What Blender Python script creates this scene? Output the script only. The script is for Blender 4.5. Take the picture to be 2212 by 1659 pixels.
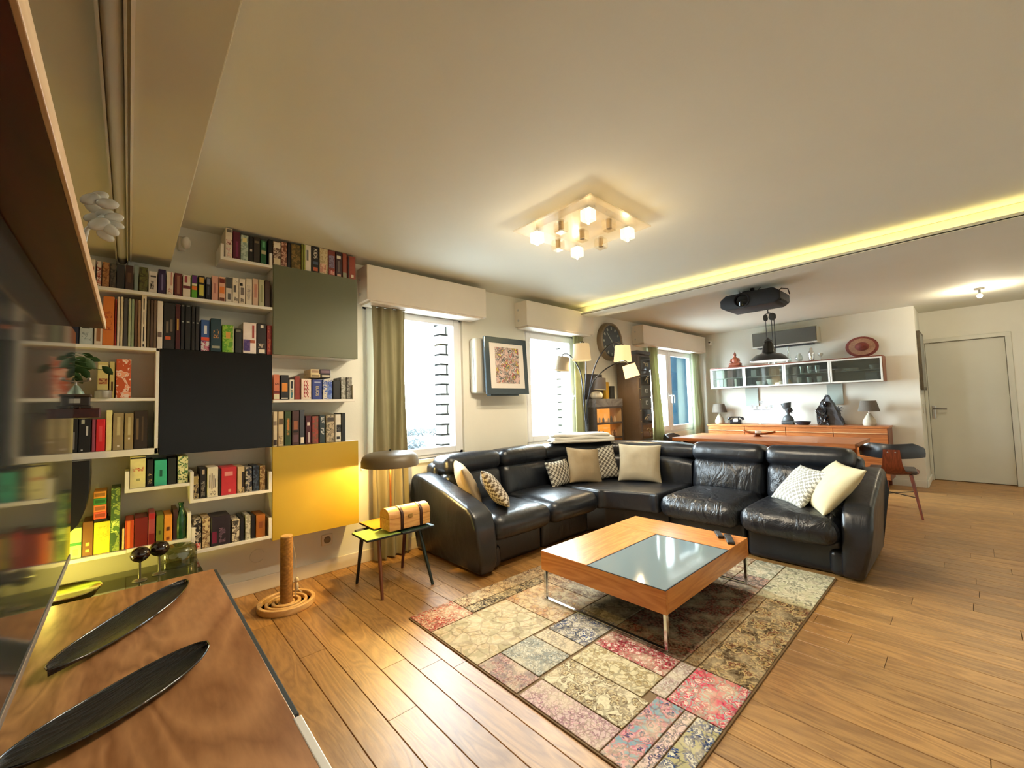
import bpy, bmesh, math, random
from mathutils import Vector, Matrix, noise
random.seed(7)
PI = math.pi
for o in list(bpy.data.objects):
    bpy.data.objects.remove(o)
SC = bpy.context.scene
COL = SC.collection

# ------------------------------------------------------------------ camera, sky, exposure
FPX, YAW, PIT, ROL, CAMH = 904.0, 0.8295, 0.0532, 0.0268, 1.255
def _basis():
    cy, sy, cp, sp, cr, sr = math.cos(YAW), math.sin(YAW), math.cos(PIT), math.sin(PIT), math.cos(ROL), math.sin(ROL)
    F = Vector((cy*cp, sy*cp, sp)); r = Vector((sy, -cy, 0)); d = F.cross(r)
    return r*cr + d*sr, -r*sr + d*cr, F
CR, CD, CF = _basis()
cam = bpy.data.cameras.new('camera'); camo = bpy.data.objects.new('camera', cam); COL.objects.link(camo)
cam.sensor_width = 36; cam.lens = FPX/2212*36; cam.clip_start = 0.02; cam.clip_end = 200
mw = Matrix.Identity(4)
for i in range(3):
    mw[i][0] = CR[i]; mw[i][1] = -CD[i]; mw[i][2] = -CF[i]
mw[2][3] = CAMH
camo.matrix_world = mw
SC.camera = camo

WORLD_STRENGTH = 64.0
w = bpy.data.worlds.new('overcast_sky'); SC.world = w; w.use_nodes = True
bg = w.node_tree.nodes['Background']
bg.inputs[0].default_value = (0.80, 0.92, 1.0, 1); bg.inputs[1].default_value = WORLD_STRENGTH
SC.view_settings.view_transform = 'Standard'; SC.view_settings.look = 'None'
SC.view_settings.gamma = 1.0; SC.view_settings.use_curve_mapping = False
SC.view_settings.exposure = 0.2
CEIL_LAMP, COVE, MUSHROOM, FLOORLAMP, NOOK, HALL = 25.0, 12.0, 30.0, 12.0, 6.0, 22.0
SC.cycles.max_bounces = 10; SC.cycles.diffuse_bounces = 6; SC.cycles.glossy_bounces = 5
SC.cycles.transparent_max_bounces = 16; SC.cycles.transmission_bounces = 8
SC.cycles.sample_clamp_indirect = 6.0
SC.cycles.caustics_reflective = False; SC.cycles.caustics_refractive = False

def portal(x0, x1, z0, z1, y):
    l = bpy.data.lights.new('window_portal', 'AREA'); l.shape = 'RECTANGLE'; l.size = x1-x0; l.size_y = z1-z0
    l.cycles.is_portal = True
    o = bpy.data.objects.new('window_portal', l); COL.objects.link(o)
    o.location = ((x0+x1)/2, y, (z0+z1)/2); o.rotation_euler = (-PI/2, 0, 0)
def lamp(name, loc, power, col, rad=0.03):
    l = bpy.data.lights.new(name, 'POINT'); l.energy = power; l.color = col; l.shadow_soft_size = rad
    o = bpy.data.objects.new(name, l); COL.objects.link(o); o.location = loc
    return o

# ------------------------------------------------------------------ photograph ray helpers (pixel of the 2212x1659 frame -> point on a wall plane)
def ray(px, py):
    return CR*((px-1106)/FPX) + CD*((py-829.5)/FPX) + CF
def at_y(px, py, Y):
    d = ray(px, py); return Vector((0, 0, CAMH)) + d*(Y/d.y)
def at_x(px, py, X):
    d = ray(px, py); return Vector((0, 0, CAMH)) + d*(X/d.x)
def at_z(px, py, Z):
    d = ray(px, py); return Vector((0, 0, CAMH)) + d*((Z-CAMH)/d.z)

# ------------------------------------------------------------------ mesh builder
WPOS = {}
class MB:
    def __init__(s): s.V = []; s.F = []
    def add(s, vs, fs, M=None):
        k = len(s.V)
        for v in vs:
            v = Vector(v)
            s.V.append(M @ v if M is not None else v)
        s.F += [tuple(i+k for i in f) for f in fs]
        return s
    def addbm(s, bm, M=None):
        bm.verts.index_update()
        s.add([v.co.copy() for v in bm.verts], [[v.index for v in f.verts] for f in bm.faces], M); bm.free(); return s
    def box(s, x0, x1, y0, y1, z0, z1, bev=0, seg=2, M=None):
        if x0 > x1: x0, x1 = x1, x0
        if y0 > y1: y0, y1 = y1, y0
        if z0 > z1: z0, z1 = z1, z0
        vs = [(x0,y0,z0),(x1,y0,z0),(x1,y1,z0),(x0,y1,z0),(x0,y0,z1),(x1,y0,z1),(x1,y1,z1),(x0,y1,z1)]
        fs = [(0,3,2,1),(4,5,6,7),(0,1,5,4),(1,2,6,5),(2,3,7,6),(3,0,4,7)]
        if not bev: return s.add(vs, fs, M)
        bm = bmesh.new(); bv = [bm.verts.new(v) for v in vs]
        for f in fs: bm.faces.new([bv[i] for i in f])
        bev = min(bev, 0.49*min(x1-x0, y1-y0, z1-z0))
        bmesh.ops.bevel(bm, geom=bm.edges[:], offset=bev, segments=seg, profile=0.5, affect='EDGES')
        return s.addbm(bm, M)
    def prism(s, poly, axis, a0, a1, bev=0, seg=2, M=None):
        # poly in the other two axes (x: (y,z); y: (x,z); z: (x,y))
        def P(p, a):
            return {'x': (a, p[0], p[1]), 'y': (p[0], a, p[1]), 'z': (p[0], p[1], a)}[axis]
        n = len(poly); bm = bmesh.new()
        A = [bm.verts.new(P(p, a0)) for p in poly]; B = [bm.verts.new(P(p, a1)) for p in poly]
        bm.faces.new(A); bm.faces.new(B[::-1])
        for i in range(n): bm.faces.new((A[i], B[i], B[(i+1) % n], A[(i+1) % n]))
        bmesh.ops.recalc_face_normals(bm, faces=bm.faces[:])
        if bev: bmesh.ops.bevel(bm, geom=bm.edges[:], offset=bev, segments=seg, profile=0.5, affect='EDGES', clamp_overlap=True)
        return s.addbm(bm, M)
    def cyl(s, p0, p1, r0, r1=None, n=16, M=None):
        r1 = r0 if r1 is None else r1
        return s.tube([p0, p1], [r0, r1], n, M)
    def tube(s, pts, r, n=8, M=None, cap=True):
        pts = [Vector(p) for p in pts]; m = len(pts)
        rs = r if isinstance(r, (list, tuple)) else [r]*m
        vs = []; up = None
        for i, p in enumerate(pts):
            t = (pts[min(i+1, m-1)] - pts[max(i-1, 0)]).normalized()
            if up is None:
                up = Vector((0, 0, 1)) if abs(t.z) < 0.9 else Vector((1, 0, 0))
            a = (up - t*up.dot(t))
            if a.length < 1e-6: a = Vector((1, 0, 0)).cross(t)
            a.normalize(); b = t.cross(a); up = a
            for k in range(n):
                an = 2*PI*k/n; vs.append(p + (a*math.cos(an) + b*math.sin(an))*rs[i])
        fs = [(i*n+k, i*n+(k+1) % n, (i+1)*n+(k+1) % n, (i+1)*n+k) for i in range(m-1) for k in range(n)]
        if cap: fs += [tuple(range(n))[::-1], tuple((m-1)*n+k for k in range(n))]
        return s.add(vs, fs, M)
    def lathe(s, prof, c=(0, 0, 0), n=24, M=None, sx=1, sy=1):
        vs = []; fs = []; m = len(prof)
        for r, z in prof:
            for k in range(n):
                a = 2*PI*k/n; vs.append((c[0]+r*math.cos(a)*sx, c[1]+r*math.sin(a)*sy, c[2]+z))
        for i in range(m-1):
            for k in range(n): fs.append((i*n+k, i*n+(k+1) % n, (i+1)*n+(k+1) % n, (i+1)*n+k))
        if prof[0][0] > 1e-4: fs.append(tuple(range(n))[::-1])
        if prof[-1][0] > 1e-4: fs.append(tuple((m-1)*n+k for k in range(n)))
        return s.add(vs, fs, M)
    def sheet(s, prof, c=(0, 0, 0), n=24, M=None):     # open lathe
        vs = []; fs = []; m = len(prof)
        for r, z in prof:
            for k in range(n):
                a = 2*PI*k/n; vs.append((c[0]+r*math.cos(a), c[1]+r*math.sin(a), c[2]+z))
        for i in range(m-1):
            for k in range(n): fs.append((i*n+k, i*n+(k+1) % n, (i+1)*n+(k+1) % n, (i+1)*n+k))
        return s.add(vs, fs, M)
    def ball(s, c, r, n=12, M=None):
        rx, ry, rz = r if isinstance(r, (list, tuple)) else (r, r, r)
        prof = [(max(math.sin(PI*i/n), 1e-5), -math.cos(PI*i/n)) for i in range(n+1)]
        vs = []; fs = []; k2 = n*2
        for q, z in prof:
            for k in range(k2):
                a = 2*PI*k/k2; vs.append((c[0]+rx*q*math.cos(a), c[1]+ry*q*math.sin(a), c[2]+rz*z))
        for i in range(n):
            for k in range(k2): fs.append((i*k2+k, i*k2+(k+1) % k2, (i+1)*k2+(k+1) % k2, (i+1)*k2+k))
        return s.add(vs, fs, M)
    def rbox(s, c, h, r, n=4, bulge=(0, 0, 0), m=6, M=None):
        # rounded box; faces subdivided m, corners n; bulge pushes the faces out
        def ax(hh):
            inn = max(hh-r, 0.0); pts = []
            for i in range(n): pts.append(-inn - r*math.cos(PI/2*i/n) if i else -hh)
            for i in range(m+1): pts.append(-inn + 2*inn*i/m)
            return pts + [ -p for p in pts[:n]][::-1]
        A = [ax(h[i]) for i in range(3)]; bm = bmesh.new(); seen = {}
        def vert(p):
            q = Vector(p); inn = Vector([max(h[i]-r, 0.0) for i in range(3)])
            cl = Vector([max(-inn[i], min(inn[i], q[i])) for i in range(3)]); d = q - cl
            if d.length > 1e-9:
                # cube-to-sphere per corner
                e = d/r; e = Vector((e.x*math.sqrt(max(0, 1-e.y*e.y/2-e.z*e.z/2+e.y*e.y*e.z*e.z/3)),
                                     e.y*math.sqrt(max(0, 1-e.x*e.x/2-e.z*e.z/2+e.x*e.x*e.z*e.z/3)),
                                     e.z*math.sqrt(max(0, 1-e.y*e.y/2-e.x*e.x/2+e.y*e.y*e.x*e.x/3))))
                q = cl + e*r
            u = [max(-1, min(1, q[i]/h[i])) for i in range(3)]
            for i in range(3):
                j, k = (i+1) % 3, (i+2) % 3
                b = bulge[i]
                if b: q[i] += b*u[i]*(1-u[j]**2)*(1-u[k]**2)
            key = (round(p[0], 5), round(p[1], 5), round(p[2], 5))
            if key not in seen: seen[key] = bm.verts.new(q + Vector(c))
            return seen[key]
        for i in range(3):
            j, k = (i+1) % 3, (i+2) % 3
            for sg in (-1, 1):
                for a in range(len(A[j])-1):
                    for b in range(len(A[k])-1):
                        q = []
                        for (aa, bb) in ((a, b), (a+1, b), (a+1, b+1), (a, b+1)):
                            p = [0, 0, 0]; p[i] = sg*h[i]; p[j] = A[j][aa]; p[k] = A[k][bb]; q.append(vert(p))
                        if sg < 0: q = q[::-1]
                        try: bm.faces.new(q)
                        except ValueError: pass
        return s.addbm(bm, M)
    def pillow(s, w, h, d, n=14, M=None):
        vs = []; fs = []
        def co(u, v, sg):
            e = 0.07
            x = w/2*u*(1 - e*(1-v*v)); y = h/2*v*(1 - e*(1-u*u))
            t = (1-abs(u)**2.6)**0.55*(1-abs(v)**2.6)**0.55 if abs(u) < 1 and abs(v) < 1 else 0
            return (x, y, sg*(d/2*t + 0.004))
        for sg in (1, -1):
            for i in range(n+1):
                for j in range(n+1):
                    u = math.sin(PI/2*(2*i/n-1)); v = math.sin(PI/2*(2*j/n-1)); vs.append(co(u, v, sg))
        N = (n+1)*(n+1)
        for i in range(n):
            for j in range(n):
                a = i*(n+1)+j; q = (a, a+n+1, a+n+2, a+1)
                fs.append(q); fs.append(tuple(N+k for k in q[::-1]))
        for i in range(n):
            for (a, b) in ((i*(n+1), (i+1)*(n+1)), ((i+1)*(n+1)+n, i*(n+1)+n), (i+1, i), (n*(n+1)+i, n*(n+1)+i+1)):
                fs.append((a, b, N+b, N+a))
        return s.add(vs, fs, M)
    def build(s, name, mat, parent=None, smooth=None, origin=None, tf=None):
        # smooth: angle in degrees; tf: object transform kept on the object (vertices local)
        me = bpy.data.meshes.new(name)
        if parent is not None: off = WPOS.get(parent.name, Vector((0, 0, 0)))
        elif tf is not None: off = Vector((0, 0, 0))
        elif origin is not None: off = Vector(origin)
        else:
            xs = [v.x for v in s.V]; ys = [v.y for v in s.V]; zs = [v.z for v in s.V]
            off = Vector(((min(xs)+max(xs))/2, (min(ys)+max(ys))/2, min(zs)))
        me.from_pydata([v-off for v in s.V], [], s.F)
        if isinstance(mat, (list, tuple)):
            for m in mat: me.materials.append(m)
        elif mat: me.materials.append(mat)
        bm = bmesh.new(); bm.from_mesh(me); bmesh.ops.recalc_face_normals(bm, faces=bm.faces[:]); bm.to_mesh(me); bm.free()
        if smooth:
            me.polygons.foreach_set('use_smooth', [True]*len(me.polygons)); me.set_sharp_from_angle(angle=math.radians(smooth))
        o = bpy.data.objects.new(name, me); COL.objects.link(o)
        if parent is not None:
            o.parent = parent; WPOS[o.name] = off.copy()
        elif tf is not None:
            o.matrix_world = tf; WPOS[o.name] = Vector((0, 0, 0))
        else:
            o.location = off; WPOS[o.name] = off.copy()
        return o
def tag(o, label=None, cat=None, group=None, kind=None):
    if label: o['label'] = label
    if cat: o['category'] = cat
    if group: o['group'] = group
    if kind: o['kind'] = kind
    return o
def thing(name, label, cat, loc, group=None):
    o = bpy.data.objects.new(name, None); COL.objects.link(o); o.location = loc; o.empty_display_size = 0.1
    WPOS[o.name] = Vector(loc)
    return tag(o, label, cat, group)
def struct(name, mb, mat, parent=None, smooth=None):
    o = mb.build(name, mat, parent, smooth)
    if parent is None: o['kind'] = 'structure'
    return o
def B(*a, **k): return MB().box(*a, **k)

# ------------------------------------------------------------------ materials
MATS = {}
def nodes(name):
    m = bpy.data.materials.new(name); m.use_nodes = True; nt = m.node_tree
    b = nt.nodes['Principled BSDF']; return m, nt, b
def setp(b, **k):
    for key, v in k.items():
        i = b.inputs[key.replace('_', ' ')]
        i.default_value = v
def rgb(c): return (c[0], c[1], c[2], 1)
def L(r, g, b):                     # 0..255 sRGB to linear
    return tuple(((v/255)/12.92 if v/255 < .04045 else ((v/255+.055)/1.055)**2.4) for v in (r, g, b))
def bump(nt, b, scale, strength, detail=4, dist=0.01, coord='Object'):
    tc = nt.nodes.new('ShaderNodeTexCoord'); n = nt.nodes.new('ShaderNodeTexNoise'); n.inputs['Scale'].default_value = scale; n.inputs['Detail'].default_value = detail
    bp = nt.nodes.new('ShaderNodeBump'); bp.inputs['Strength'].default_value = strength; bp.inputs['Distance'].default_value = dist
    nt.links.new(tc.outputs[coord], n.inputs['Vector']); nt.links.new(n.outputs['Fac'], bp.inputs['Height']); nt.links.new(bp.outputs['Normal'], b.inputs['Normal'])
    return n, bp
def plain(name, c, rough=0.5, metal=0, spec=0.5, em=None, es=0, noise=0, nscale=8, bs=0, bscale=60, coat=0):
    if name in MATS: return MATS[name]
    m, nt, b = nodes(name)
    setp(b, Base_Color=rgb(c), Roughness=rough, Metallic=metal)
    b.inputs['Specular IOR Level'].default_value = spec
    if coat: b.inputs['Coat Weight'].default_value = coat
    if em: b.inputs['Emission Color'].default_value = rgb(em); b.inputs['Emission Strength'].default_value = es
    if noise:
        tc = nt.nodes.new('ShaderNodeTexCoord'); n = nt.nodes.new('ShaderNodeTexNoise'); n.inputs['Scale'].default_value = nscale; n.inputs['Detail'].default_value = 5
        r = nt.nodes.new('ShaderNodeValToRGB')
        r.color_ramp.elements[0].color = rgb([v*(1-noise) for v in c]); r.color_ramp.elements[1].color = rgb([min(1, v*(1+noise)) for v in c])
        r.color_ramp.elements[0].position = .3; r.color_ramp.elements[1].position = .7
        nt.links.new(tc.outputs['Object'], n.inputs['Vector']); nt.links.new(n.outputs['Fac'], r.inputs['Fac']); nt.links.new(r.outputs['Color'], b.inputs['Base Color'])
    if bs: bump(nt, b, bscale, bs)
    MATS[name] = m; return m
def wood(name, c1, c2, axis='x', scale=6, rough=0.35, stretch=8, rnd=0, coat=0, spec=0.5, strength=1.0, bs=0.0):
    if name in MATS: return MATS[name]
    m, nt, b = nodes(name); N = nt.nodes.new; K = nt.links.new
    tc = N('ShaderNodeTexCoord'); mp = N('ShaderNodeMapping')
    sc = {'x': (1, stretch, stretch), 'y': (stretch, 1, stretch), 'z': (stretch, stretch, 1)}[axis]
    mp.inputs['Scale'].default_value = sc; K(tc.outputs['Object'], mp.inputs['Vector'])
    vec = mp.outputs['Vector']
    oi = N('ShaderNodeObjectInfo')
    if rnd:
        ad = N('ShaderNodeVectorMath'); ad.operation = 'MULTIPLY_ADD'
        cb = N('ShaderNodeCombineXYZ'); K(oi.outputs['Random'], cb.inputs[0]); K(oi.outputs['Random'], cb.inputs[1]); K(oi.outputs['Random'], cb.inputs[2])
        ad.inputs[1].default_value = (37, 53, 71); K(cb.outputs[0], ad.inputs[0]); K(vec, ad.inputs[2]); vec = ad.outputs[0]
    n1 = N('ShaderNodeTexNoise'); n1.inputs['Scale'].default_value = scale*0.22; n1.inputs['Detail'].default_value = 3; n1.inputs['Distortion'].default_value = 0.6
    K(vec, n1.inputs['Vector'])
    mu = N('ShaderNodeMath'); mu.operation = 'MULTIPLY'; mu.inputs[1].default_value = 22; K(n1.outputs['Fac'], mu.inputs[0])
    fr = N('ShaderNodeMath'); fr.operation = 'PINGPONG'; fr.inputs[1].default_value = 1; K(mu.outputs[0], fr.inputs[0])
    n2 = N('ShaderNodeTexNoise'); n2.inputs['Scale'].default_value = scale*4; n2.inputs['Detail'].default_value = 6; K(vec, n2.inputs['Vector'])
    mx = N('ShaderNodeMath'); mx.operation = 'MULTIPLY_ADD'; mx.inputs[1].default_value = 0.45; K(fr.outputs[0], mx.inputs[0])
    m3 = N('ShaderNodeMath'); m3.operation = 'MULTIPLY'; m3.inputs[1].default_value = 0.55; K(n2.outputs['Fac'], m3.inputs[0]); K(m3.outputs[0], mx.inputs[2])
    r = N('ShaderNodeValToRGB'); r.color_ramp.elements[0].position = 0.2; r.color_ramp.elements[1].position = 0.8
    r.color_ramp.elements[0].color = rgb(c1); r.color_ramp.elements[1].color = rgb(c2); K(mx.outputs[0], r.inputs['Fac'])
    out = r.outputs['Color']
    if rnd:
        hs = N('ShaderNodeHueSaturation'); mr = N('ShaderNodeMapRange'); mr.inputs['To Min'].default_value = 1-rnd; mr.inputs['To Max'].default_value = 1+rnd
        K(oi.outputs['Random'], mr.inputs['Value']); K(mr.outputs[0], hs.inputs['Value']); K(out, hs.inputs['Color']); out = hs.outputs['Color']
    K(out, b.inputs['Base Color'])
    b.inputs['Roughness'].default_value = rough; b.inputs['Coat Weight'].default_value = coat; b.inputs['Specular IOR Level'].default_value = spec
    if bs:
        bp = N('ShaderNodeBump'); bp.inputs['Strength'].default_value = bs; bp.inputs['Distance'].default_value = 0.002
        K(mx.outputs[0], bp.inputs['Height']); K(bp.outputs['Normal'], b.inputs['Normal'])
    MATS[name] = m; return m
def glass(name, tint=(1, 1, 1), refl=0.08, rough=0.02, milky=0.0, mcol=(.9, .9, .9)):
    if name in MATS: return MATS[name]
    m = bpy.data.materials.new(name); m.use_nodes = True; nt = m.node_tree; nt.nodes.clear(); N = nt.nodes.new; K = nt.links.new
    out = N('ShaderNodeOutputMaterial'); t = N('ShaderNodeBsdfTransparent'); t.inputs[0].default_value = rgb(tint)
    g = N('ShaderNodeBsdfGlossy'); g.inputs['Roughness'].default_value = rough
    fz = N('ShaderNodeFresnel'); gm_ = N('ShaderNodeNewGeometry'); ir = N('ShaderNodeMapRange'); ir.inputs['To Min'].default_value = 1.45; ir.inputs['To Max'].default_value = 1/1.45
    K(gm_.outputs['Backfacing'], ir.inputs['Value']); K(ir.outputs[0], fz.inputs['IOR'])
    mu = N('ShaderNodeMath'); mu.operation = 'ADD'; mu.inputs[1].default_value = refl-0.04; mu.use_clamp = True; K(fz.outputs[0], mu.inputs[0])
    mx = N('ShaderNodeMixShader'); K(mu.outputs[0], mx.inputs[0]); K(t.outputs[0], mx.inputs[1]); K(g.outputs[0], mx.inputs[2])
    last = mx
    if milky:
        d = N('ShaderNodeBsdfDiffuse'); d.inputs[0].default_value = rgb(mcol); m2 = N('ShaderNodeMixShader'); m2.inputs[0].default_value = milky
        K(mx.outputs[0], m2.inputs[1]); K(d.outputs[0], m2.inputs[2]); last = m2
    K(last.outputs[0], out.inputs[0]); MATS[name] = m; return m
def emit(name, c, s):
    if name in MATS: return MATS[name]
    m = bpy.data.materials.new(name); m.use_nodes = True; nt = m.node_tree; nt.nodes.clear()
    out = nt.nodes.new('ShaderNodeOutputMaterial'); e = nt.nodes.new('ShaderNodeEmission'); e.inputs[0].default_value = rgb(c); e.inputs[1].default_value = s
    nt.links.new(e.outputs[0], out.inputs[0]); MATS[name] = m; return m
def shade_mat(name, c, em, es, trans=0.5):
    m = bpy.data.materials.new(name); m.use_nodes = True; nt = m.node_tree; nt.nodes.clear(); N = nt.nodes.new; K = nt.links.new
    out = N('ShaderNodeOutputMaterial'); d = N('ShaderNodeBsdfDiffuse'); d.inputs[0].default_value = rgb(c); t = N('ShaderNodeBsdfTranslucent'); t.inputs[0].default_value = rgb(c)
    mx = N('ShaderNodeMixShader'); mx.inputs[0].default_value = trans; K(d.outputs[0], mx.inputs[1]); K(t.outputs[0], mx.inputs[2]); last = mx
    if es:
        e = N('ShaderNodeEmission'); e.inputs[0].default_value = rgb(em); e.inputs[1].default_value = es
        a = N('ShaderNodeAddShader'); K(mx.outputs[0], a.inputs[0]); K(e.outputs[0], a.inputs[1]); last = a
    K(last.outputs[0], out.inputs[0]); return m
def ornament(name, cs, scale=14, warp=0.6, pos=(.32, .5, .68), fade=0.25, fadec=(.55, .5, .42), rough=0.95):
    # woven ornament: warped cells cut into flat colour bands, worn back to the ground
    if name in MATS: return MATS[name]
    m, nt, b = nodes(name); N = nt.nodes.new; K = nt.links.new
    tc = N('ShaderNodeTexCoord'); n = N('ShaderNodeTexNoise'); n.inputs['Scale'].default_value = scale*.45; n.inputs['Detail'].default_value = 2
    K(tc.outputs['Object'], n.inputs['Vector'])
    va = N('ShaderNodeVectorMath'); va.operation = 'MULTIPLY_ADD'; va.inputs[1].default_value = (warp/scale*2,)*3; K(n.outputs['Color'], va.inputs[0]); K(tc.outputs['Object'], va.inputs[2])
    v = N('ShaderNodeTexVoronoi'); v.inputs['Scale'].default_value = scale; v.feature = 'SMOOTH_F1'; v.inputs['Smoothness'].default_value = 0.25; K(va.outputs[0], v.inputs['Vector'])
    n2 = N('ShaderNodeTexNoise'); n2.inputs['Scale'].default_value = scale*1.7; n2.inputs['Detail'].default_value = 4; n2.inputs['Distortion'].default_value = 1.5; K(va.outputs[0], n2.inputs['Vector'])
    ma = N('ShaderNodeMath'); ma.operation = 'MULTIPLY_ADD'; ma.inputs[1].default_value = 0.55; K(v.outputs['Distance'], ma.inputs[0])
    mb_ = N('ShaderNodeMath'); mb_.operation = 'MULTIPLY'; mb_.inputs[1].default_value = 0.5; K(n2.outputs['Fac'], mb_.inputs[0]); K(mb_.outputs[0], ma.inputs[2])
    r = N('ShaderNodeValToRGB'); r.color_ramp.interpolation = 'LINEAR'
    e = r.color_ramp.elements; n_c = len(cs)
    lo, hi = 0.26, 0.66
    e[0].position = lo; e[0].color = rgb(cs[0]); e[1].position = hi; e[1].color = rgb(cs[-1])
    for i in range(1, n_c):
        p = lo + (hi-lo)*i/n_c
        a = e.new(max(0, p-0.012)); a.color = rgb(cs[i-1])
        a = e.new(p+0.012); a.color = rgb(cs[i])
    K(ma.outputs[0], r.inputs['Fac'])
    f = N('ShaderNodeTexNoise'); f.inputs['Scale'].default_value = 9; f.inputs['Detail'].default_value = 8; K(tc.outputs['Object'], f.inputs['Vector'])
    fr = N('ShaderNodeMapRange'); fr.inputs['From Min'].default_value = .45; fr.inputs['From Max'].default_value = .75; fr.inputs['To Max'].default_value = fade*2.2; fr.clamp = True; K(f.outputs['Fac'], fr.inputs['Value'])
    ve = N('ShaderNodeTexVoronoi'); ve.feature = 'DISTANCE_TO_EDGE'; ve.inputs['Scale'].default_value = scale*.8; K(va.outputs[0], ve.inputs['Vector'])
    lr = N('ShaderNodeMapRange'); lr.inputs['From Min'].default_value = .03; lr.inputs['From Max'].default_value = .07; lr.inputs['To Min'].default_value = .65; lr.inputs['To Max'].default_value = 0; lr.clamp = True; K(ve.outputs['Distance'], lr.inputs['Value'])
    ln = N('ShaderNodeMixRGB'); ln.inputs[2].default_value = rgb([v*.35 for v in cs[0]]); K(lr.outputs[0], ln.inputs[0]); K(r.outputs['Color'], ln.inputs[1])
    f2 = N('ShaderNodeTexNoise'); f2.inputs['Scale'].default_value = 75; f2.inputs['Detail'].default_value = 4; K(tc.outputs['Object'], f2.inputs['Vector'])
    f2r = N('ShaderNodeMapRange'); f2r.inputs['From Min'].default_value = .42; f2r.inputs['From Max'].default_value = .62; f2r.inputs['To Min'].default_value = .0; f2r.inputs['To Max'].default_value = fade*1.5; f2r.clamp = True; K(f2.outputs['Fac'], f2r.inputs['Value'])
    m0 = N('ShaderNodeMixRGB'); m0.inputs[2].default_value = rgb([v*.62 for v in fadec]); K(f2r.outputs[0], m0.inputs[0]); K(ln.outputs['Color'], m0.inputs[1])
    mx = N('ShaderNodeMixRGB'); mx.inputs[2].default_value = rgb(fadec); K(fr.outputs[0], mx.inputs[0]); K(m0.outputs['Color'], mx.inputs[1])
    K(mx.outputs[0], b.inputs['Base Color']); b.inputs['Roughness'].default_value = rough; b.inputs['Specular IOR Level'].default_value = .15
    bp = N('ShaderNodeBump'); bp.inputs['Strength'].default_value = .25; bp.inputs['Distance'].default_value = .002; K(ma.outputs[0], bp.inputs['Height']); K(bp.outputs['Normal'], b.inputs['Normal'])
    MATS[name] = m; return m
def leather(name, c, rough=0.36, wr=0.35, wscale=7):
    if name in MATS: return MATS[name]
    m, nt, b = nodes(name); N = nt.nodes.new; K = nt.links.new
    setp(b, Base_Color=rgb(c), Roughness=rough); b.inputs['Specular IOR Level'].default_value = .6
    tc = N('ShaderNodeTexCoord'); mp = N('ShaderNodeMapping'); mp.inputs['Scale'].default_value = (1, 1, .45); K(tc.outputs['Object'], mp.inputs['Vector'])
    n = N('ShaderNodeTexNoise'); n.inputs['Scale'].default_value = wscale; n.inputs['Detail'].default_value = 4; n.inputs['Distortion'].default_value = 1.2; K(mp.outputs[0], n.inputs['Vector'])
    n2 = N('ShaderNodeTexNoise'); n2.inputs['Scale'].default_value = 120; K(tc.outputs['Object'], n2.inputs['Vector'])
    ma = N('ShaderNodeMath'); ma.operation = 'MULTIPLY_ADD'; ma.inputs[1].default_value = .06; K(n2.outputs['Fac'], ma.inputs[0]); K(n.outputs['Fac'], ma.inputs[2])
    bp = N('ShaderNodeBump'); bp.inputs['Strength'].default_value = wr; bp.inputs['Distance'].default_value = .03; K(ma.outputs[0], bp.inputs['Height']); K(bp.outputs['Normal'], b.inputs['Normal'])
    MATS[name] = m; return m
def hound(name, c1, c2, scale=38):
    # houndstooth: broken checks
    if name in MATS: return MATS[name]
    m, nt, b = nodes(name); N = nt.nodes.new; K = nt.links.new
    tc = N('ShaderNodeTexCoord'); ck = N('ShaderNodeTexChecker'); ck.inputs['Scale'].default_value = scale
    wv = N('ShaderNodeTexWave'); wv.inputs['Scale'].default_value = scale*.32; wv.bands_direction = 'DIAGONAL'; wv.wave_profile = 'SAW'; K(tc.outputs['Object'], wv.inputs['Vector'])
    va = N('ShaderNodeVectorMath'); va.operation = 'MULTIPLY_ADD'; va.inputs[1].default_value = (.012, .012, 0); K(wv.outputs['Color'], va.inputs[0])
    mz = N('ShaderNodeVectorMath'); mz.operation = 'MULTIPLY'; mz.inputs[1].default_value = (1, 1, 0); K(tc.outputs['Object'], mz.inputs[0])
    az = N('ShaderNodeVectorMath'); az.operation = 'ADD'; az.inputs[1].default_value = (0, 0, .002); K(mz.outputs[0], az.inputs[0]); K(az.outputs[0], va.inputs[2])
    ck.inputs['Color1'].default_value = rgb(c1); ck.inputs['Color2'].default_value = rgb(c2); K(va.outputs[0], ck.inputs['Vector']); K(ck.outputs['Color'], b.inputs['Base Color'])
    b.inputs['Roughness'].default_value = .9; b.inputs['Specular IOR Level'].default_value = .2
    bump(nt, b, 9, .3, dist=.02)
    MATS[name] = m; return m
# ------------------------------------------------------------------ palette
wallm = plain('wall_paint', (.74, .72, .63), .8, noise=.02, nscale=3, bs=.05, bscale=90, spec=.2)
ceilm = plain('ceiling_paint', (.70, .695, .60), .85, noise=.015, nscale=2, bs=.04, bscale=70, spec=.15)
whitem = plain('white_lacquer', (.80, .77, .70), .4)
boxm = plain('shutter_box_paint', (.74, .67, .57), .55, noise=.02, nscale=5)
framem = plain('window_pvc', (.80, .80, .80), .35)
doorm = plain('door_paint', (.62, .61, .52), .45, noise=.03, nscale=2)
basem = plain('baseboard_paint', (.72, .64, .50), .5)
blackm = plain('black_plastic', (.012, .012, .013), .4)
matblack = plain('matt_black', (.01, .01, .01), .8)
chrome = plain('chrome', (.75, .75, .76), .12, 1)
steel = plain('brushed_steel', (.55, .55, .54), .32, 1)
oakm = wood('floor_oak', L(136, 94, 44), L(178, 132, 72), 'y', 5, .44, 7, rnd=.16, bs=.15, spec=1.0)
seamm = plain('floor_seam', (.06, .035, .015), .8)
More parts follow.
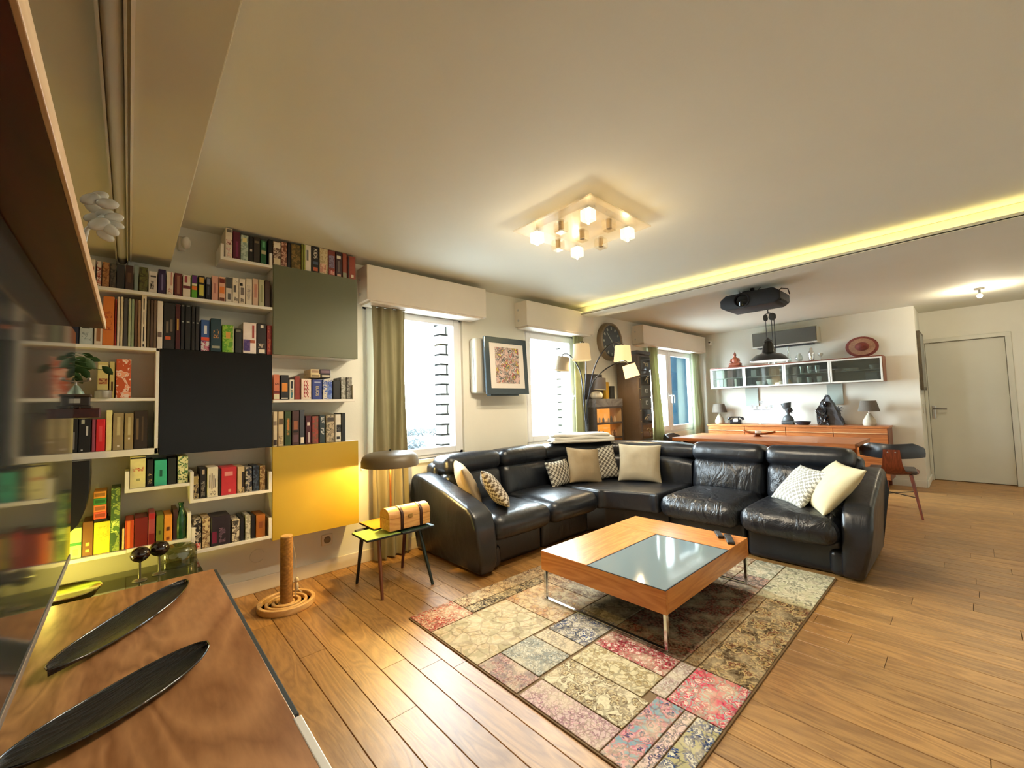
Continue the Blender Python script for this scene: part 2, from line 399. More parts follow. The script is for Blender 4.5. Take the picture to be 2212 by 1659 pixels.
walnut = wood('walnut', L(140, 92, 54), L(190, 138, 92), 'y', 3, .38, 5, bs=.05)
cherry = wood('cherry_veneer', L(176, 104, 44), L(206, 138, 70), 'y', 3, .28, 9)
cherryx = wood('cherry_veneer_crosswise', L(176, 104, 44), L(206, 138, 70), 'x', 3, .28, 9)
teak = wood('teak', L(150, 84, 40), L(190, 118, 64), 'y', 3, .34, 9)
teakd = wood('teak_red', L(92, 40, 20), L(130, 62, 34), 'z', 4, .35, 8)
pane = glass('window_glass', (.97, .99, .99), .06)

# ------------------------------------------------------------------ room shell
YN, XE, XH, XW, YS, ZC = 3.462, 8.017, 8.82, -0.50, -2.30, 2.50
YB = 0.463                      # where the sideboard wall ends
fl = struct('floor', B(XW-.2, XH+.2, YS-.2, YN+.3, -.10, -.012), seamm)
pw = 0.129; ix = 0; x = XW
while x < XH:
    y = YS - random.random()*1.6
    while y < YN:
        l = random.choice((1.5, 1.62, 1.74)); a, b_ = max(y, YS), min(y+l, YN)
        if b_-a > .05:
            MB().prism([(x+.0012, -.012), (x+pw-.0012, -.012), (x+pw-.0012, -.0015), (x+pw-.003, 0), (x+.003, 0), (x+.0012, -.0015)], 'y', a+.0012, b_-.0012).build('plank', oakm, fl)
        y += l
    x += pw
struct('ceiling', B(XW-.2, XH+.2, YS-.2, YN+.3, ZC, ZC+.1), ceilm)
WIN = [(1.46, 2.50, .79, 2.17), (3.39, 4.31, .80, 2.15), (6.10, 7.76, .74, 2.17)]
wn = MB(); xs = XW-.2
for (a, b_, z0, z1) in WIN:
    wn.box(xs, a, YN, YN+.26, 0, ZC); wn.box(a, b_, YN, YN+.26, 0, z0); wn.box(a, b_, YN, YN+.26, z1, ZC); xs = b_
wn.box(xs, XH+.2, YN, YN+.10, 0, ZC)
struct('wall_north', wn, wallm)
struct('wall_east', B(XE, XH+.2, YB, YN, 0, ZC), wallm)
DY0, DY1, DZ = -.365, .425, 2.035
wh = MB(); wh.box(XH, XH+.2, DY1+.0, YB, 0, ZC); wh.box(XH, XH+.2, DY0, DY1, DZ, ZC); wh.box(XH, XH+.2, YS, DY0, 0, ZC); wh.box(XH+.085, XH+.2, DY0, DY1, 0, DZ)  # last box fills the doorway behind the leaf, added to stop light leaks
struct('wall_hall', wh, wallm)
struct('wall_west', B(XW-.2, XW, YS, YN, 0, ZC), wallm)
struct('wall_south', B(XW-.2, XH+.2, YS-.2, YS, 0, ZC), wallm)
# door leaf, frame, handle
d = struct('door_1', B(XH+.035, XH+.075, DY0+.004, DY1-.004, .008, DZ-.004, .003), doorm)
fm = MB()
for y0, y1, z0, z1 in ((DY1-.002, DY1+.036, 0, DZ+.055), (DY0-.055, DY0+.002, 0, DZ+.055), (DY0-.056, DY1+.036, DZ-.003, DZ+.056)):
    fm.box(XH-.018-(.0015 if y1-y0 > .3 else 0), XH-.001, y0, y1, z0, z1, .006)
struct('door_frame', fm, doorm, d)
hm = MB(); hm.box(XH+.022, XH+.036, .358, .398, .90, 1.10, .006); struct('door_plate', hm, steel, d)
hm = MB().tube([(XH+.03, .378, 1.05), (XH-.03, .378, 1.05), (XH-.036, .36, 1.05), (XH-.036, .24, 1.047)], .009, 8); struct('door_handle', hm, plain('dark_steel', (.12, .11, .10), .35, 1), d, 40)
# baseboards
for nm, args in (('baseboard_north', (XW, XE, YN-.016, YN-.001, 0, .10)), ('baseboard_east', (XE-.016, XE-.001, YB, YN-.02, 0, .09)),
                 ('baseboard_hall', (XH-.016, XH-.001, YS, DY0-.06, 0, .09)), ('baseboard_niche', (XE, XH-.02, YB-.016, YB-.001, 0, .09))):
    mb = MB().box(*args, bev=.004); struct(nm, mb, basem if 'north' in nm else wallm)
# dropped soffit over the television side
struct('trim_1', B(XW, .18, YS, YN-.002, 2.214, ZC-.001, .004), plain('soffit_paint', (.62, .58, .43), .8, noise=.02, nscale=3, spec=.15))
# projection screen rail under the soffit
r = thing('projection_screen', 'grey rolled projection screen in its long case under the dropped ceiling strip', 'screen', (-.04, 1.4, 2.19))
MB().cyl((-.045, -.8, 2.192), (-.045, 3.40, 2.192), .021, n=16).build('rolled_screen', plain('screen_grey', (.60, .59, .53), .4), r, 40)
MB().box(-.072, -.066, -.8, 3.42, 2.165, 2.213).box(-.024, -.019, -.8, 3.42, 2.165, 2.213).build('case', plain('case_grey', (.50, .46, .36), .5), r)
MB().box(-.012, -.004, -.8, 3.42, 2.200, 2.2135).build('bottom_bar', whitem, r)
# beam with the light cove
bm_ = MB().box(4.285, 4.46, YS, YN-.002, 2.38, ZC-.001, .003).box(4.195, 4.29, YS, YN-.205, 2.38, 2.392).box(4.195, 4.205, YS, YN-.205, 2.385, 2.412)
struct('trim_2', bm_, ceilm)
st = thing('light_strip', 'glowing yellow light strip hidden in the ceiling beam ledge', 'light', (4.24, 0, 2.392))
MB().box(4.225, 4.25, YS+.02, YN-.22, 2.3925, 2.400).build('led_tape', emit('led_yellow', (1.0, .80, .26), COVE), st)
# roller shutter boxes over the windows
BOX = [(1.415, 2.66, 2.145, 2.45, 'trim_3'), (3.237, 4.46, 2.14, 2.43, 'trim_4'), (5.69, 7.88, 2.14, 2.435, 'trim_5')]
for i, (a, b_, z0, z1, nm) in enumerate(BOX):
    mb = MB().box(a, b_, 3.262, YN-.001, z0+.012, z1, .005)
    o = struct(nm, mb, boxm)
    struct('bottom_lip', MB().box(a+.03, b_-.06, 3.272, YN-.002, z0-.006, z0+.0125, .003), boxm, o)
    for zz in (z0+.08, z0+.20):
        s_ = MB().cyl((a-.006, 3.40, zz), (a+.002, 3.40, zz), .012, n=10); struct('screw', s_, steel, o)
# windows
def window(n, x0, x1, z0, z1, y, sashes):
    o = MB()
    f = .045
    for q in ((x0, x0+f, z0, z1), (x1-f, x1, z0, z1), (x0, x1, z0, z0+f), (x0, x1, z1-f, z1)):
        o.box(q[0], q[1], y, y+.07, q[2], q[3], .004)
    fr = struct('window_%d' % n, o, framem)
    for (a, b_, bw) in sashes:
        s_ = MB()
        for q in ((a, a+bw, z0+.03, z1-.03), (b_-bw, b_, z0+.03, z1-.03), (a+bw-.001, b_-bw+.001, z0+.03, z0+.03+bw), (a+bw-.001, b_-bw+.001, z1-.03-bw, z1-.03)):
            s_.box(q[0], q[1], y-.018, y+.045, q[2], q[3], .006)
        so = struct('sash', s_, framem, fr)
        struct('pane', B(a+bw-.005, b_-bw+.005, y+.012, y+.018, z0+.03+bw-.005, z1-.03-bw+.005), pane, so)
    return fr
window(1, *WIN[0], YN+.03, [(1.50, 2.46, .062)])
w2 = window(2, *WIN[1], YN+.03, [(3.42, 4.28, .07)])
w3 = window(3, *WIN[2], YN+.03, [(6.13, 6.84, .085), (6.845, 7.73, .085)])
def whandle(fr, x, z):
    m = MB().box(x-.016, x+.016, YN-.002, YN+.012, z-.04, z+.04, .004).tube([(x, YN, z+.005), (x, YN-.045, z+.005), (x-.004, YN-.055, z-.02), (x-.004, YN-.05, z-.12)], .011, 8)
    struct('handle', m, framem, fr, 40)
whandle(w2, 4.245, 1.36); whandle(w3, 6.80, 1.36); whandle(w3, 6.885, 1.36)
struct('trim_6', MB().box(WIN[0][0]-.03, WIN[0][1]+.05, YN-.03, YN+.05, .755, .79, .006), framem)
for (a, b_, z0, z1) in WIN: portal(a, b_, z0, z1, YN+.25)

# ------------------------------------------------------------------ outside
grd = struct('ground', B(-30, 60, YN+.6, 70, -3.2, -3.0), plain('street', (.62, .64, .66), .9, noise=.1, nscale=.5))
def brick_pier(name, x0, x1, y0, y1, z0, z1, label, rows, cols):
    p = thing(name, label, 'pillar', ((x0+x1)/2, (y0+y1)/2, z0))
    MB().box(x0+.014, x1-.014, y0+.014, y1, z0, z1).build('mortar', plain('mortar', (.0035, .0035, .0035), .95, spec=0), p)
    bw = (x1-x0)/cols; bh = (z1-z0)/rows; bmt = plain('pale_brick', (.05, .046, .04), .9, noise=.2, nscale=9)
    for r_ in range(rows):
        off = 0 if r_ % 2 == 0 else bw/2
        edges = [x0] + [x0+off+k*bw for k in range(cols+1) if x0+.02 < x0+off+k*bw < x1-.02] + [x1]
        for k in range(len(edges)-1):
            j = random.uniform(0, .006)
            MB().box(edges[k]+.011, edges[k+1]-.011, y0-j, y1-.01, z0+r_*bh+.011, z0+(r_+1)*bh-.011).build('brick', bmt, p)
brick_pier('brick_pillar', 2.76, 3.16, 4.30, 4.44, -.4, 3.0, 'pale brick pillar outside, seen at the right of the first window', 28, 2)
brick_pier('brick_pillar', 5.02, 5.40, 4.30, 4.44, -.4, 3.0, 'pale brick pillar outside, seen at the right of the second window', 28, 2)
def leafy(name, label, cat, blobs, n, seed, c, rad):
    random.seed(seed); m = MB()
    for i in range(n):
        bx = random.choice(blobs); v = Vector((random.gauss(0, 1), random.gauss(0, 1), random.gauss(0, 1))).normalized()*(random.random()**.4)
        p = Vector((bx[0]+v.x*bx[3], bx[1]+v.y*bx[4], bx[2]+v.z*bx[5]))
        a = Vector((random.uniform(-1, 1), random.uniform(-1, 1), random.uniform(-1, 1))).normalized()*rad; b2 = a.orthogonal().normalized()*rad*.6
        m.add([p-a, p+b2, p+a, p-b2], [(0, 1, 2, 3)])
    o = m.build(name, plain(name+'_leaf', c, .8)); return tag(o, label, cat)
hd = leafy('hedge', 'low clipped green hedge outside, seen through the first window', 'hedge', [(6.2+.35*k, 12+.02*k, .53, .3, .5, .16) for k in range(8)], 1800, 3, (.0015, .007, .009), .05)
hd['kind'] = 'stuff'
planter = MB().box(5.6, 9.2, 11.5, 12.6, -3.0, .30, .02).build('planter_wall', plain('pale_render', (.75, .76, .77), .9)); tag(planter, 'pale low wall outside that carries the clipped hedge', 'wall')
tr = thing('small_tree', 'small round tree outside, in the lower corner of the first window', 'tree', (5.0, 9.2, -3.0))
MB().tube([(5.0, 9.2, -3.0), (5.03, 9.2, -1.2), (4.98, 9.2, .1)], [.07, .05, .03], 8).build('trunk', plain('bark', (.12, .09, .07), .9), tr)
lf = MB()
random.seed(5)
for i in range(900):
    v = Vector((random.gauss(0, 1), random.gauss(0, 1), random.gauss(0, 1))).normalized()*(random.random()**.35)
    p = Vector((5.0+v.x*.42, 9.2+v.y*.42, .36+v.z*.22)); a = Vector((random.uniform(-1, 1), random.uniform(-1, 1), random.uniform(-1, 1))).normalized()*.05; b2 = a.orthogonal().normalized()*.03
    lf.add([p-a, p+b2, p+a, p-b2], [(0, 1, 2, 3)])
tag(lf.build('foliage', plain('tree_leaf', (.0015, .007, .010), .8), tr), kind='stuff')
MB().box(7.97, 10.2, 4.0, 4.07, -.6, 3.2).box(7.96, 10.2, 3.99, 4.08, 3.2, 3.25).build('side_wall', plain('blue_render', (.007, .018, .028), .95, noise=.1, nscale=6, spec=0))
tag(bpy.data.objects['side_wall'], 'blue grey rendered wall outside the right pane of the far window', 'wall')
# ------------------------------------------------------------------ wall library: cabinets, shelves
YF = 3.25
def cabinet(x0, x1, z0, z1, doorm_, label):
    t = thing('wall_cabinet', label, 'cabinet', ((x0+x1)/2, (YF+YN)/2, z0))
    MB().box(x0+.001, x1-.001, YF+.020, YN-.002, z0+.001, z1-.001).build('carcass', whitem, t)
    MB().box(x0+.002, x1-.002, YF, YF+.018, z0+.001, z1-.001, .0015).build('door', doorm_, t)
    return t
cabinet(.73, 1.330, 1.660, 2.298, plain('sage_green_lacquer', L(96, 98, 70), .5), 'square wall cabinet with plain sage green door')
cabinet(.73, 1.330, .384, 1.020, plain('mustard_lacquer', L(186, 154, 44), .45), 'square wall cabinet with plain mustard yellow door')
cabinet(.130, .728, 1.020, 1.658, plain('black_gloss', (.006, .005, .004), .06, spec=.25), 'square wall cabinet with glossy black door')
# open cabinet left of the black one
t = thing('open_cabinet', 'open white wall cabinet with one inner shelf, left of the glossy black cabinet', 'cabinet', (-.17, 3.35, 1.03))
mb = MB()
mb.box(-.47, .128, YF, YN-.003, 1.640, 1.658, .001).box(-.47, .128, YF, YN-.003, 1.030, 1.066, .001)
mb.box(.112, .128, YF, YN-.003, 1.031, 1.657, .001).box(-.47, -.454, YF, YN-.003, 1.031, 1.657, .001)
mb.build('frame', whitem, t)
MB().box(-.454, .112, YF+.002, YN-.003, 1.344, 1.362, .001).build('shelf', whitem, t)
def ledge(x0, x1, z, label, lh=.0, rh=.0, th=.02):
    t = thing('wall_shelf', label, 'shelf', ((x0+x1)/2, 3.35, z-th))
    MB().box(x0, x1, YF, YN-.002, z-th, z, .0015).build('board', whitem, t)
    if lh: MB().box(x0, x0+.018, YF, YN-.002, z-.001, z+lh, .0015).build('end_panel', whitem, t)
    if rh: MB().box(x1-.018, x1, YF, YN-.002, z-.001, z+rh, .0015).build('end_panel', whitem, t)
ledge(.424, .726, 2.288, 'short white wall shelf under the ceiling, left of the sage green cabinet', .085, .085)
ledge(-.30, .727, 1.990, 'long white wall shelf carrying the upper row of game boxes')
ledge(-.012, .281, .842, 'small white wall shelf with the teal box, left below the black cabinet', .10)
ledge(.282, .727, .734, 'white tray shelf with a red box, under the glossy black cabinet', .17, .12)
ledge(.002, .290, .508, 'white wall shelf with a green bottle, low on the left', 0, .15)
ledge(-.40, .000, .505, 'white wall shelf with the yellow box, lowest on the far left')
ledge(.292, .727, .424, 'lowest white tray shelf, beside the mustard cabinet', .14, .12)
ledge(.732, 1.305, 1.345, 'white tray shelf between the sage green and the mustard cabinet', 0, .11)

# ------------------------------------------------------------------ game boxes and books, one by one
W_ = (228, 216, 196)
def bmat(c):
    nm = 'print_%d_%d_%d' % c
    return plain(nm, L(*c), .45, noise=.06, nscale=30)
def pmat(c1, c2, sc=40, sd=0):
    nm = 'picture_%d_%d_%d_%d_%d_%d' % (c1+c2)
    if nm in MATS: return MATS[nm]
    m, nt, b = nodes(nm); tc = nt.nodes.new('ShaderNodeTexCoord'); n = nt.nodes.new('ShaderNodeTexNoise'); n.inputs['Scale'].default_value = sc; n.inputs['Detail'].default_value = 2; n.inputs['Distortion'].default_value = 1
    r = nt.nodes.new('ShaderNodeValToRGB'); r.color_ramp.interpolation = 'CONSTANT'; e = r.color_ramp.elements
    e[0].color = rgb(L(*c1)); e[1].color = rgb(L(*c2)); e[1].position = .52
    a = e.new(.60); a.color = rgb(L(*[min(255, int((p+q)/2*1.1)) for p, q in zip(c1, c2)]))
    nt.links.new(tc.outputs['Object'], n.inputs['Vector']); nt.links.new(n.outputs['Fac'], r.inputs['Fac']); nt.links.new(r.outputs['Color'], b.inputs['Base Color']); b.inputs['Roughness'].default_value = .45
    MATS[nm] = m; return m
ORD = 'first second third fourth fifth sixth seventh eighth ninth tenth eleventh twelfth thirteenth fourteenth fifteenth sixteenth seventeenth eighteenth nineteenth twentieth twenty-first twenty-second twenty-third twenty-fourth twenty-fifth twenty-sixth twenty-seventh twenty-eighth twenty-ninth thirtieth thirty-first thirty-second thirty-third thirty-fourth thirty-fifth thirty-sixth thirty-seventh thirty-eighth'.split()
def text_on(s_, parent, x, y, z, size, c, rot=0, name='lettering'):
    cu = bpy.data.curves.new(name, 'FONT'); cu.body = s_; cu.size = size; cu.extrude = .0006; cu.align_x = 'CENTER'; cu.align_y = 'CENTER'
    tmp = bpy.data.objects.new('tmp', cu); COL.objects.link(tmp); bpy.context.view_layer.update()
    me = bpy.data.meshes.new_from_object(tmp.evaluated_get(bpy.context.evaluated_depsgraph_get())); me.name = name
    bpy.data.objects.remove(tmp)
    M = Matrix.Translation(Vector((x, y, z)) - WPOS[parent.name]) @ Matrix.Rotation(PI/2, 4, 'X') @ Matrix.Rotation(rot, 4, 'Z')
    me.transform(M); me.materials.clear(); me.materials.append(bmat(c))
    o = bpy.data.objects.new(name, me); COL.objects.link(o); o.parent = parent; return o
def row(where, group, z, items, yf=3.262, depth=.17, names='game_box'):
    for i, it in enumerate(items):
        x0, x1, top, desc, c = it[:5]; extra = it[5:] 
        ym = yf + random.uniform(0, .012); yp = (top + 0)
        a = at_y(x0, top, ym); b_ = at_y(x1, top, ym)
        X0, X1 = a.x+.0008, b_.x-.0008; Z1 = at_y((x0+x1)/2, top, ym).z
        if Z1 < z+.02: Z1 = z+.05
        if Z1 > ZC-.004: Z1 = ZC-.004
        m = c if not isinstance(c, tuple) else bmat(c)
        nm = 'book' if 'book' in desc else names
        dp = min(depth, YN-.006-ym)
        o = MB().box(X0, X1, ym, ym+dp, z+.0006, Z1, .002, 1).build(nm, m)
        tag(o, '%s, %s from left %s' % (desc, ORD[i], where), 'book' if nm == 'book' else 'box', group)
        w_ = X1-X0; h_ = Z1-z
        for e in extra:
            if e[0] == 'P':      # printed plate: x fraction, z fraction, colour
                _, fx0, fx1, fz0, fz1, cc = e
                mm = cc if not isinstance(cc, tuple) else bmat(cc)
                MB().box(X0+fx0*w_+.0008, X0+fx1*w_-.0008, ym-.0012, ym+.001, z+fz0*h_+.0008, z+fz1*h_-.0008).build('spine_print', mm, o)
            elif e[0] == 'S':    # a looping red script ornament
                for k, fx in enumerate((.38, .64)):
                    pts = [(X0+w_*(fx+.10*math.cos(u*1.15+k)), ym-.0012, z+h_*(.86-.72*u/22)+.012*math.sin(u*1.15)) for u in range(23)]
                    MB().tube(pts, .0022, 5).build('script_print', bmat(e[1]), o)
            elif e[0] == 'T':    # lettering running down the spine
                _, s_, fx, fz, size, cc, rot = e
                text_on(s_, o, X0+fx*w_, ym-.0014, z+fz*h_, size, cc, rot)
V = -PI/2
BK = (22, 18, 16); CRM = (222, 205, 170)
g1 = 'game boxes on the top short shelf'
row('on the short top shelf', g1, 2.288, [
    (487, 502.5, 493, 'white box with pink and brown drawings', W_, ('P', .1, .9, .45, .62, pmat((228, 200, 190), (130, 70, 60))), ('P', .1, .9, .03, .35, pmat((232, 222, 205), (205, 160, 150))), ('P', .15, .9, .86, .97, (120, 110, 100))),
    (503.5, 519.5, 500, 'maroon box', (88, 14, 44), ('P', .35, .7, .1, .65, (130, 40, 80))),
    (520, 537, 508, 'pale blue and green box', pmat((150, 170, 155), (190, 205, 190)), ('P', .2, .8, .72, .9, (225, 215, 150))),
    (538, 547, 510, 'black box', BK, ('P', .2, .8, .4, .5, (190, 180, 170))),
    (548, 562, 512, 'charcoal brown box', (48, 38, 30), ('P', .1, .9, .75, .85, (110, 95, 75))),
    (563, 576, 519, 'emerald green box', (38, 96, 58), ('P', .1, .9, .42, .58, (180, 170, 130)), ('P', .25, .75, .7, .95, (90, 160, 110)))])
row('on the green cabinet', 'game boxes on the sage green cabinet', 2.298, [
    (579.5, 589, 517, 'black box', BK),
    (590, 607, 522, 'brown and white picture box', pmat((96, 70, 56), (200, 180, 160)), ('P', .05, .95, .72, .97, W_), ('P', .05, .95, .03, .30, CRM)),
    (608, 620, 523, 'rose and brown picture box', pmat((120, 70, 52), (205, 165, 140))),
    (621, 628, 524, 'narrow black box', (18, 12, 20)),
    (629, 650, 528, 'olive brown picture box', pmat((86, 72, 26), (140, 110, 56))),
    (651, 656, 524, 'thin green box', (128, 128, 20), ('P', .1, .5, .02, .98, (205, 205, 130))),
    (656.5, 672, 526, 'white box with grey lettering', (226, 216, 196), ('P', .35, .65, .4, .8, (120, 116, 110)), ('P', .0, .2, .02, .98, (150, 160, 60))),
    (673, 689, 531, 'black box with white lettering', (24, 22, 24), ('T', 'KIDS', .5, .72, .036, (230, 222, 205), V), ('P', .2, .85, .05, .2, (190, 90, 50)), ('P', .15, .9, .3, .42, (70, 80, 96))),
    (690, 708, 535, 'cream map picture box', pmat((205, 190, 150), (170, 150, 110)), ('P', .05, .8, .05, .4, pmat((190, 130, 110), (220, 195, 165)))),
    (709, 724, 539, 'red and lilac picture box', (120, 50, 40), ('P', .08, .9, .3, .8, pmat((130, 120, 140), (90, 70, 90))), ('P', .1, .9, .03, .22, pmat((170, 60, 50), (220, 190, 170)))),
    (725, 739, 543, 'plum black box', (52, 30, 36), ('P', .15, .8, .72, .85, W_), ('P', .35, .6, .2, .65, (120, 108, 100)), ('P', .2, .8, .02, .12, (200, 160, 140))),
    (740, 749, 547, 'rusty red box with grey foot', (140, 66, 44), ('P', .02, .98, .01, .22, (150, 148, 120))),
    (751, 768, 554, 'brick red box with a small white square', (138, 52, 20), ('P', .0, .2, .02, .98, (40, 8, 8)), ('P', .4, .75, .06, .2, W_))])
row('on the long upper shelf', 'game boxes on the long upper shelf', 1.990, [
    (194, 207, 560, 'white box with red figures', W_, ('P', .2, .8, .3, .8, pmat(W_, (150, 60, 50)))),
    (209, 220, 564, 'white box with dark red figures', pmat((220, 200, 180), (140, 50, 40))),
    (221, 237, 566, 'tan patterned box', pmat((170, 120, 70), (120, 70, 36))),
    (238, 251, 569, 'grey brown box', pmat((84, 74, 62), (40, 34, 30))),
    (252, 270, 571, 'dark slate box', (46, 42, 42)),
    (271, 289, 573, 'dark brown box', (62, 38, 28), ('P', .25, .75, .3, .7, (96, 66, 48))),
    (290, 300, 572, 'pale blue grey box', (132, 146, 138)),
    (301, 320, 577, 'olive picture box', pmat((92, 92, 40), (60, 54, 26))),
    (321, 340, 586, 'white box with a black figure', (214, 208, 200), ('P', .2, .65, .15, .55, pmat((20, 20, 20), (200, 190, 180))), ('P', .2, .9, .72, .8, (70, 66, 66))),
    (342, 359, 582, 'dark violet box', (40, 20, 66), ('P', .4, .65, .15, .8, (120, 110, 150))),
    (360, 375, 587, 'white box with a red stripe', W_, ('P', .62, .75, .4, .98, (170, 40, 30)), ('P', .1, .9, .05, .3, pmat(W_, (180, 130, 110)))),
    (377, 394, 590, 'dark red box', (92, 20, 16), ('P', .3, .7, .1, .9, (140, 90, 70))),
    (395, 412, 594, 'white box with a maroon band', (224, 212, 192), ('P', .0, 1, .38, .52, (96, 12, 30)), ('P', .2, .6, .65, .95, (150, 60, 70))),
    (414, 427, 594, 'striped box in violet, orange and green', (90, 160, 40), ('P', .02, .98, .35, .52, (225, 115, 35)), ('P', .02, .98, .64, .99, (92, 34, 110)), ('P', .02, .98, .53, .63, W_)),
    (428, 443, 596, 'black box with a yellow label', (22, 18, 18), ('P', .15, .85, .14, .62, (205, 196, 84)), ('P', .15, .85, .70, .94, (205, 160, 60))),
    (445, 456, 599, 'navy black box', (26, 24, 36), ('P', .15, .85, .68, .95, (120, 124, 140)), ('P', .3, .7, .2, .6, (70, 72, 90))),
    (457.5, 472, 596, 'pink box', (214, 160, 140), ('P', .3, .7, .3, .7, (180, 120, 110))),
    (473, 487, 598, 'peach box with an orange badge', (224, 176, 146), ('P', .1, .9, .32, .6, (220, 120, 40)), ('P', .05, .95, .74, .93, (110, 30, 16)), ('P', .1, .9, .02, .16, (100, 46, 30))),
    (488, 501.5, 598, 'grey and white box', (214, 206, 196), ('P', .0, 1, .55, .98, (64, 66, 70)), ('P', .3, .8, .1, .35, (90, 88, 86))),
    (502.5, 516, 600, 'white box with black letters', (228, 216, 196), ('P', .15, .6, .42, .7, (84, 76, 70)), ('P', .2, .9, .08, .25, pmat(W_, BK)), ('P', .2, .8, .8, .9, pmat(W_, BK))),
    (516.5, 530, 602, 'white box with a black cow head', (226, 214, 194), ('P', .1, .6, .7, .82, BK), ('P', .25, .85, .35, .65, (120, 108, 98)), ('P', .1, .8, .05, .22, pmat(W_, BK))),
    (531, 545, 602, 'white box with faint grey print', (224, 212, 190), ('P', .2, .75, .2, .75, pmat((214, 200, 180), (150, 140, 130)))),
    (546, 558.5, 602, 'rose cream box', (214, 180, 152), ('P', .25, .75, .3, .8, (190, 130, 110))),
    (559.5, 571, 604, 'pale green box', (188, 186, 148), ('P', .3, .7, .15, .8, (150, 150, 110))),
    (572, 584, 606, 'dark brown box, rounded top', (58, 30, 14))], yf=3.258)
row('above the black cabinet', 'books and boxes above the black cabinet', 1.658, [
    (140, 155, 668, 'dark green box', (40, 60, 52)),
    (157, 171, 672, 'navy book', (24, 30, 52)),
    (172, 202, 700, 'pale grey box with small print', (190, 200, 196), ('P', .15, .75, .78, .92, (60, 60, 60)), ('P', .15, .9, .2, .6, pmat((190, 200, 196), (140, 150, 150)))),
    (204, 222, 690, 'white box with a brown panel', (220, 206, 186), ('P', .25, .8, .15, .9, (150, 100, 60))),
    (223, 248, 640, 'tall orange folder', (206, 112, 34), ('P', .1, .8, .3, .7, pmat((206, 112, 34), (160, 70, 24)))),
    (249, 253, 646, 'thin red book', (150, 30, 20)),
    (254, 260, 641, 'thin white book', (224, 208, 190)),
    (261, 267, 641, 'thin cream book', (214, 196, 160)),
    (268, 277, 644, 'dark grey book', (70, 66, 62)),
    (278, 284, 645, 'pale green book', (170, 176, 140)),
    (284.5, 291, 646, 'sage book', (140, 150, 116)),
    (292, 298.5, 647, 'brown book', (100, 66, 40)),
    (299, 305, 648, 'tan book', (160, 126, 90)),
    (306, 317.5, 637, 'tall white box with black spine bars', (226, 214, 190), ('P', .35, .65, .72, .93, BK), ('P', .35, .65, .12, .4, BK), ('P', .38, .62, .44, .68, (130, 120, 110)), ('P', .3, .7, .02, .07, BK)),
    (318.5, 325, 647, 'olive brown book', (96, 80, 50)),
    (325.5, 332, 648, 'brown book, dark spine', (84, 62, 44)),
    (332.5, 339, 649, 'thin brown book', (104, 80, 56)),
    (340, 352.5, 650, 'white book with a small picture', (224, 214, 200), ('P', .1, .9, .24, .35, (110, 90, 80))),
    (354, 379, 655, 'wide black box with an amber spark', (26, 20, 16), ('P', .15, .65, .2, .28, (200, 90, 40)), ('P', .2, .45, .35, .6, (110, 96, 80)), ('P', .55, .8, .38, .65, (110, 96, 80))),
    (380, 390, 657, 'dark red book with gold title', (70, 14, 14), ('P', .25, .7, .42, .68, (196, 150, 60))),
    (391, 400, 657, 'black book, thin, with pale rules', (16, 14, 14), ('P', .2, .8, .6, .63, (170, 170, 160)), ('P', .2, .8, .95, .98, (120, 120, 110))),
    (401, 413, 658, 'black book, thick, with pale rules', (18, 16, 15), ('P', .2, .8, .6, .63, (170, 170, 160)), ('P', .2, .8, .95, .98, (120, 120, 110))),
    (414.5, 422, 660, 'black book of a matching pair', (20, 17, 16), ('P', .2, .8, .6, .63, (150, 150, 140))),
    (423, 431.5, 661, 'charcoal book of a matching pair', (30, 27, 26), ('P', .2, .8, .6, .63, (150, 150, 140))),
    (434, 453.5, 691, 'blue, red and white box', (48, 82, 140), ('P', .02, .98, .01, .32, pmat((210, 200, 200), (150, 20, 60))), ('P', .02, .98, .33, .45, (220, 76, 36)), ('P', .35, .7, .55, .82, (210, 214, 220))),
    (455, 478.5, 688, 'dark teal round cornered box', (26, 56, 66), ('P', .25, .8, .4, .7, pmat((26, 56, 66), (190, 130, 70))), ('P', .1, .9, .1, .18, (150, 150, 130))),
    (480, 505.5, 702, 'leaf green picture box', pmat((90, 150, 30), (150, 180, 60)), ('P', .3, .7, .5, .75, (205, 150, 60)), ('P', .92, 1, .02, .98, (205, 200, 160))),
    (508, 522.5, 710, 'small black box', (26, 28, 22), ('P', .1, .85, .85, .96, (120, 120, 100))),
    (525, 554, 697, 'white box with a violet fish', (228, 214, 204), ('P', .02, .55, .08, .45, pmat((66, 44, 110), (96, 70, 120))), ('P', .68, .85, .5, .92, (160, 60, 50)), ('P', .5, .9, .34, .44, (170, 90, 60))),
    (555.5, 575.5, 699, 'black and cream picture box', (30, 20, 16), ('P', .2, .85, .03, .16, W_), ('P', .1, .9, .2, .35, pmat((40, 24, 20), (200, 180, 150))), ('P', .35, .7, .85, .95, W_)),
    (576.5, 588, 703, 'dark red box', (132, 30, 16), ('P', .2, .8, .1, .9, pmat((132, 30, 16), (190, 90, 50))))])
row('in the open cabinet, upper bay', 'boxes in the open cabinet upper bay', 1.362, [
    (138, 151, 790, 'pale box', (180, 160, 120)),
    (211, 235, 782, 'cream box with a brown label', (206, 190, 120), ('P', .1, .95, .38, .55, pmat((130, 60, 30), (190, 150, 90))), ('P', .05, .95, .78, .92, (225, 215, 160))),
    (237, 249, 781, 'cream box with a dark title', (200, 186, 110), ('P', .3, .75, .18, .45, (90, 60, 30))),
    (251, 284, 776, 'red and white ornate box', pmat((190, 80, 30), (236, 210, 190), 30))])
